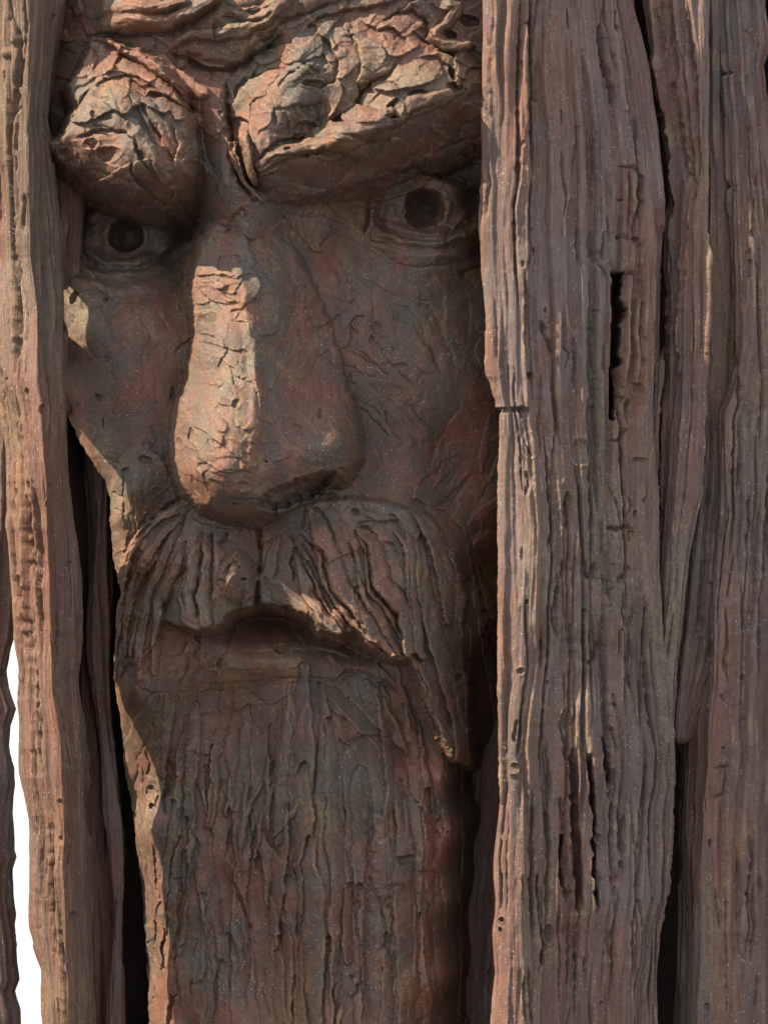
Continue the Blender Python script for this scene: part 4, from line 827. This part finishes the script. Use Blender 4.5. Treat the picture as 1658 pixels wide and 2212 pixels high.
# --- slanting slab between the main slab and the outer one
B_L = [(1392,-200),(1398,0),(1412,130),(1428,250),(1446,400),(1440,600),(1436,900),(1432,1100),(1422,1250),(1414,1400),(1404,1550),(1400,1640),(1404,1800),(1402,2000),(1400,2400)]
B_C = [(1488,-200),(1494,0),(1508,120),(1512,250),(1516,350),(1500,440),(1496,600),(1494,760),(1490,900),(1478,1050),(1464,1160),(1452,1260),(1440,1370),(1424,1480),(1416,1560),(1412,1640),(1420,1800),(1412,2000),(1405,2400)]
B_R = [(1535,-200),(1531,0),(1530,300),(1532,420),(1530,600),(1527,750),(1522,900),(1518,1068),(1498,1160),(1480,1300),(1468,1450),(1463,1560),(1460,1640),(1456,1750),(1450,1864),(1443,1954),(1428,2009),(1425,2081),(1414,2154),(1416,2212),(1412,2400)]
def sec_B(v):
    l = interp_path(B_L, v); c = interp_path(B_C, v); r = interp_path(B_R, v); r = np.maximum(r, c + 6)
    hh = np.interp(v, [-200, 500, 1200, 1700, 2400], [98, 100, 104, 106, 106])
    return [(l, 0 + 0 * v), (l + 5, 40 + 0 * v), (l * .5 + c * .5, hh - 40), (c, hh), (r - 3, hh - 8), (r, hh - 30)], [(r - 6, hh - 90), (c, 20 + 0 * v)]
def man_B(m):
    def c(rr, w, d, pts, lip=2, step=0): m.crack(T(2, rr, pts), w, d, lip=lip, step=step, lap=0.35)
    c(0,5,18,[(1095,0),(1090,200),(1110,330),(1110,480)],3); c(0,6,20,[(1180,100),(1190,280),(1225,450),(1225,600),(1240,800)],3); c(0,5,16,[(1010,20),(1040,200),(1050,330)],4); c(0,7,24,[(1000,540),(1040,700),(1060,900),(1060,1100),(1100,1300)],3)
    c(0,6,20,[(1120,560),(1130,760),(1160,960),(1190,1080),(1215,1180)],5); c(0,6,20,[(1230,800),(1250,960),(1230,1100),(1210,1240)],4); m.hole(*T(2,0,[(1020,360)])[0], 14, 26, -14, 4); m.hole(*T(2,0,[(1100,510)])[0], 8, 16, 12, 3)
    c(1,5,16,[(1150,0),(1130,300),(1120,600),(1140,900),(1140,1100)],3); c(1,5,14,[(1080,100),(1070,500),(1060,900)],3); c(2,4,12,[(1100,700),(1060,1000)],2); c(2,4,12,[(980,1000),(960,1300)],3)
slab('slab', 'slanting slab whose pale edge crosses behind the broad slab', sec_B, -200, 2400, 95, 36, 7, manual=man_B, strips=70, fiss=60, nom=120)

# --- outer right slab
C_L = [(1524,-200),(1528,0),(1535,200),(1545,500),(1540,800),(1530,1000),(1510,1150),(1495,1300),(1482,1450),(1478,1560),(1476,1610),(1477,1700),(1474,1827),(1476,1918),(1474,2045),(1470,2150),(1468,2212),(1464,2400)]
C_M = [(1566,-200),(1568,0),(1572,54),(1580,180),(1590,254),(1592,330),(1596,450),(1600,570),(1600,750),(1585,830),(1561,896),(1562,1000),(1564,1114),(1559,1140),(1546,1322),(1543,1467),(1532,1575),(1532,1646),(1521,1737),(1517,1827),(1517,1936),(1517,2081),(1516,2212),(1516,2400)]
C_R = [(1656,-200),(1660,0),(1672,80),(1656,130),(1672,250),(1690,350),(1720,450),(1790,600),(1800,2400)]
def sec_C(v):
    l = interp_path(C_L, v); c = interp_path(C_M, v); r = interp_path(C_R, v)
    return [(l, -80 + 0 * v), (l + 3, -45 + 0 * v), (l * .45 + c * .55, 0 + 0 * v), (c, 60 + 0 * v), (c + 30, 56 + 0 * v), (c * .5 + r * .5 + 10, 20 + 0 * v), (r, -40 + 0 * v)], [(r - 10, -120 + 0 * v), (l + 30, -150 + 0 * v)]
def man_C(m):
    def c(rr, w, d, pts, lip=2, step=0): m.crack(T(2, rr, pts), w, d, lip=lip, step=step, lap=0.35)
    c(0,5,16,[(1540,380),(1545,560),(1560,900),(1560,1300)],2,3); c(0,6,18,[(1600,1000),(1580,1250),(1570,1400),(1600,1440)],3); c(0,4,12,[(1510,170),(1560,200),(1570,260)],3); c(0,6,18,[(1360,160),(1380,280),(1350,480),(1380,600),(1440,690)],4); c(0,5,14,[(1390,980),(1440,1080),(1470,1140)],4)
    c(0,5,18,[(1350,480),(1420,420),(1450,430)],4); c(1,6,20,[(1300,160),(1330,300),(1360,520),(1370,800)],4); c(1,6,18,[(1400,420),(1430,480),(1450,620),(1490,800),(1490,980)],4); c(1,5,16,[(1620,0),(1610,400),(1640,800),(1620,1300)]); c(1,5,14,[(1500,1000),(1510,1300),(1480,1500)]); c(1,5,14,[(1560,60),(1550,200)])
    c(2,5,16,[(1540,0),(1550,200),(1520,340)],3); c(2,5,14,[(1600,300),(1590,600),(1560,900)]); c(2,5,18,[(1410,660),(1420,900),(1400,1000),(1430,1140)],3); c(2,4,12,[(1500,500),(1520,800),(1510,1100),(1500,1500)],2,3); c(2,3,9,[(1380,1190),(1400,1240)],3); c(2,4,10,[(1260,300),(1280,600),(1300,900),(1330,1200)],3)
    c(3,4,10,[(1330,140),(1420,130),(1410,300),(1310,330)],3); c(3,5,16,[(1540,530),(1570,700),(1540,900),(1560,1100),(1520,1300)],2); c(3,4,14,[(1570,830),(1585,1100),(1560,1310)]); c(3,4,12,[(1355,860),(1370,1000),(1400,1140)],2); c(3,4,12,[(1480,600),(1500,900),(1490,1250),(1540,1310)],2); c(3,4,10,[(1600,1380),(1590,1600)]); c(3,4,10,[(1410,640),(1410,900),(1410,1658)],2,2)
    for rr, x, y, a, b in ((2,1395,1515,10,10),(3,1315,590,14,24),(3,1540,895,20,14),(3,1295,1560,14,24),(2,1515,1100,16,22)):
        u, v_ = T(2, rr, [(x, y)])[0]; m.hole(u, v_, a * F9, b * F9, 10, 2)
slab('slab', 'pale outer slab at the right edge', sec_C, -200, 2400, 165, 40, 8, manual=man_C, strips=110, fiss=70, nom=80)

# --- recessed boards that close the valleys
def simple(l, r, h, dep, lean=0):
    def f(v):
        a = interp_path(l, v); b_ = interp_path(r, v)
        return [(a, h - 20 + 0 * v), (a + (b_ - a) * .3, h + 10 + lean + 0 * v), (a + (b_ - a) * .7, h + 0 * v), (b_, h - 25 + 0 * v)], [(b_ - 5, h - dep + 0 * v), (a + 5, h - dep + 0 * v)]
    return f
slab('slab', 'dark recessed slab at the bottom of the groove beside the outer slab', simple([(1500,-200),(1490,1000),(1440,1400),(1440,1590)], [(1600,-200),(1600,1000),(1570,1400),(1500,1590)], 25, 80), -200, 1612, 46, 16, 9, vstep=3, strips=30, fiss=30, nom=20)
slab('slab', 'dark inner slab in the shade between the narrow left slab and the cheek', simple([(112,-200),(118,800),(130,1300),(170,2400)], [(250,-200),(245,1200),(238,1500),(250,1800),(262,2000),(262,2400)], -205, 60), 700, 2400, 60, 16, 10, mat=M_SLIM, vstep=3, strips=40, fiss=40, nom=-120)
def twisted(v):
    c = 232 + 10 * np.sin(v / 130) + (v - 1800) * 0.05; w_ = 14 + 6 * np.sin(v / 70 + 1)
    return [(c - w_, -165 + 0 * v), (c - w_ * .4, -148 + 0 * v), (c + w_ * .4, -150 + 0 * v), (c + w_, -165 + 0 * v)], [(c + w_ * .5, -190 + 0 * v), (c - w_ * .5, -190 + 0 * v)]
slab('root', 'thin twisted root in the dark gap left of the beard', twisted, 860, 2400, 30, 12, 11, vstep=3, strips=10, fiss=10, nom=-90)
def inner_right(v):
    a = 985 + 20 * np.sin(v / 200); 
    return [(a, -290 + 0 * v), (a + 30, -265 + 0 * v), (a + 90, -270 + 0 * v), (a + 130, -290 + 0 * v)], [(a + 120, -340 + 0 * v), (a + 10, -340 + 0 * v)]
slab('slab', 'dark inner slab right of the beard', inner_right, 1000, 2400, 50, 14, 12, mat=M_SLAB, vstep=3, strips=20, fiss=20, nom=-180)
slab('slab', 'dark recess at the top left of the brow', simple([(100,-200),(100,900)], [(185,-200),(175,500),(150,900)], -20, 90), -200, 900, 40, 14, 13, mat=M_SLAB, vstep=3, strips=20, fiss=20, nom=0)

# --- closed back of the casting
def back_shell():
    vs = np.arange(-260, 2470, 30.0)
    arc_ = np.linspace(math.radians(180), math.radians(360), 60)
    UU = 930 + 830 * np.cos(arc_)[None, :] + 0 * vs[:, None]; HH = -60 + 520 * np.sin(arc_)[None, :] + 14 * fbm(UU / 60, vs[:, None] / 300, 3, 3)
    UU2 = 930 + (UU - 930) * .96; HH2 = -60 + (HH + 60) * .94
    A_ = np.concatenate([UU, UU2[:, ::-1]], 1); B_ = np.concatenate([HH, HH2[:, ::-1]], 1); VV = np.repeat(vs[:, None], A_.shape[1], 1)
    return grid_mesh('back_shell', to_world(A_, VV, B_), None, M_SHADE, sculpture, np.zeros_like(A_), wrap=True, label='closed back of the hollow casting, painted dark as shade')
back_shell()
def lid(v):  # unseen cap, added to stop sky and sun leaking into the hollow
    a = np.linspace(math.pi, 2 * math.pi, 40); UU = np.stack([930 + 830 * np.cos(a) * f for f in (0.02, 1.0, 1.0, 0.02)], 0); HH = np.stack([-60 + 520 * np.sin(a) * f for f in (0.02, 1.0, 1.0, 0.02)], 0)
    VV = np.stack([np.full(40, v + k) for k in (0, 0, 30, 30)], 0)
    return grid_mesh('light_block_plate', to_world(UU, VV, HH), None, M_SHADE, sculpture, None, label='unseen plate added to keep light out of the hollow casting')
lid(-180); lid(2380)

# --- the paved terrace the sculpture stands on, below the view
def terrace():
    r_ = np.array([0.01, 1, 2, 4, 7, 10.0]); a = np.linspace(0, 2 * math.pi, 65)[:-1]
    P = np.stack([np.cos(a)[None, :] * r_[:, None], np.sin(a)[None, :] * r_[:, None], 0 * r_[:, None] * a[None, :]], -1)
    m = bpy.data.materials.new('terrace'); m.use_nodes = True; N = m.node_tree.nodes; bs = N['Principled BSDF']
    n = N.new('ShaderNodeTexNoise'); n.inputs['Scale'].default_value = 3; rr = N.new('ShaderNodeValToRGB'); rr.color_ramp.elements[0].color = (.045, .040, .032, 1); rr.color_ramp.elements[1].color = (.075, .065, .05, 1)
    m.node_tree.links.new(n.outputs['Fac'], rr.inputs[0]); m.node_tree.links.new(rr.outputs[0], bs.inputs['Base Color']); bs.inputs['Roughness'].default_value = .9
    o = grid_mesh('ground', P[::-1], None, m, None, None, wrap=True)
    o.location = ORG; o['kind'] = 'structure'
terrace()
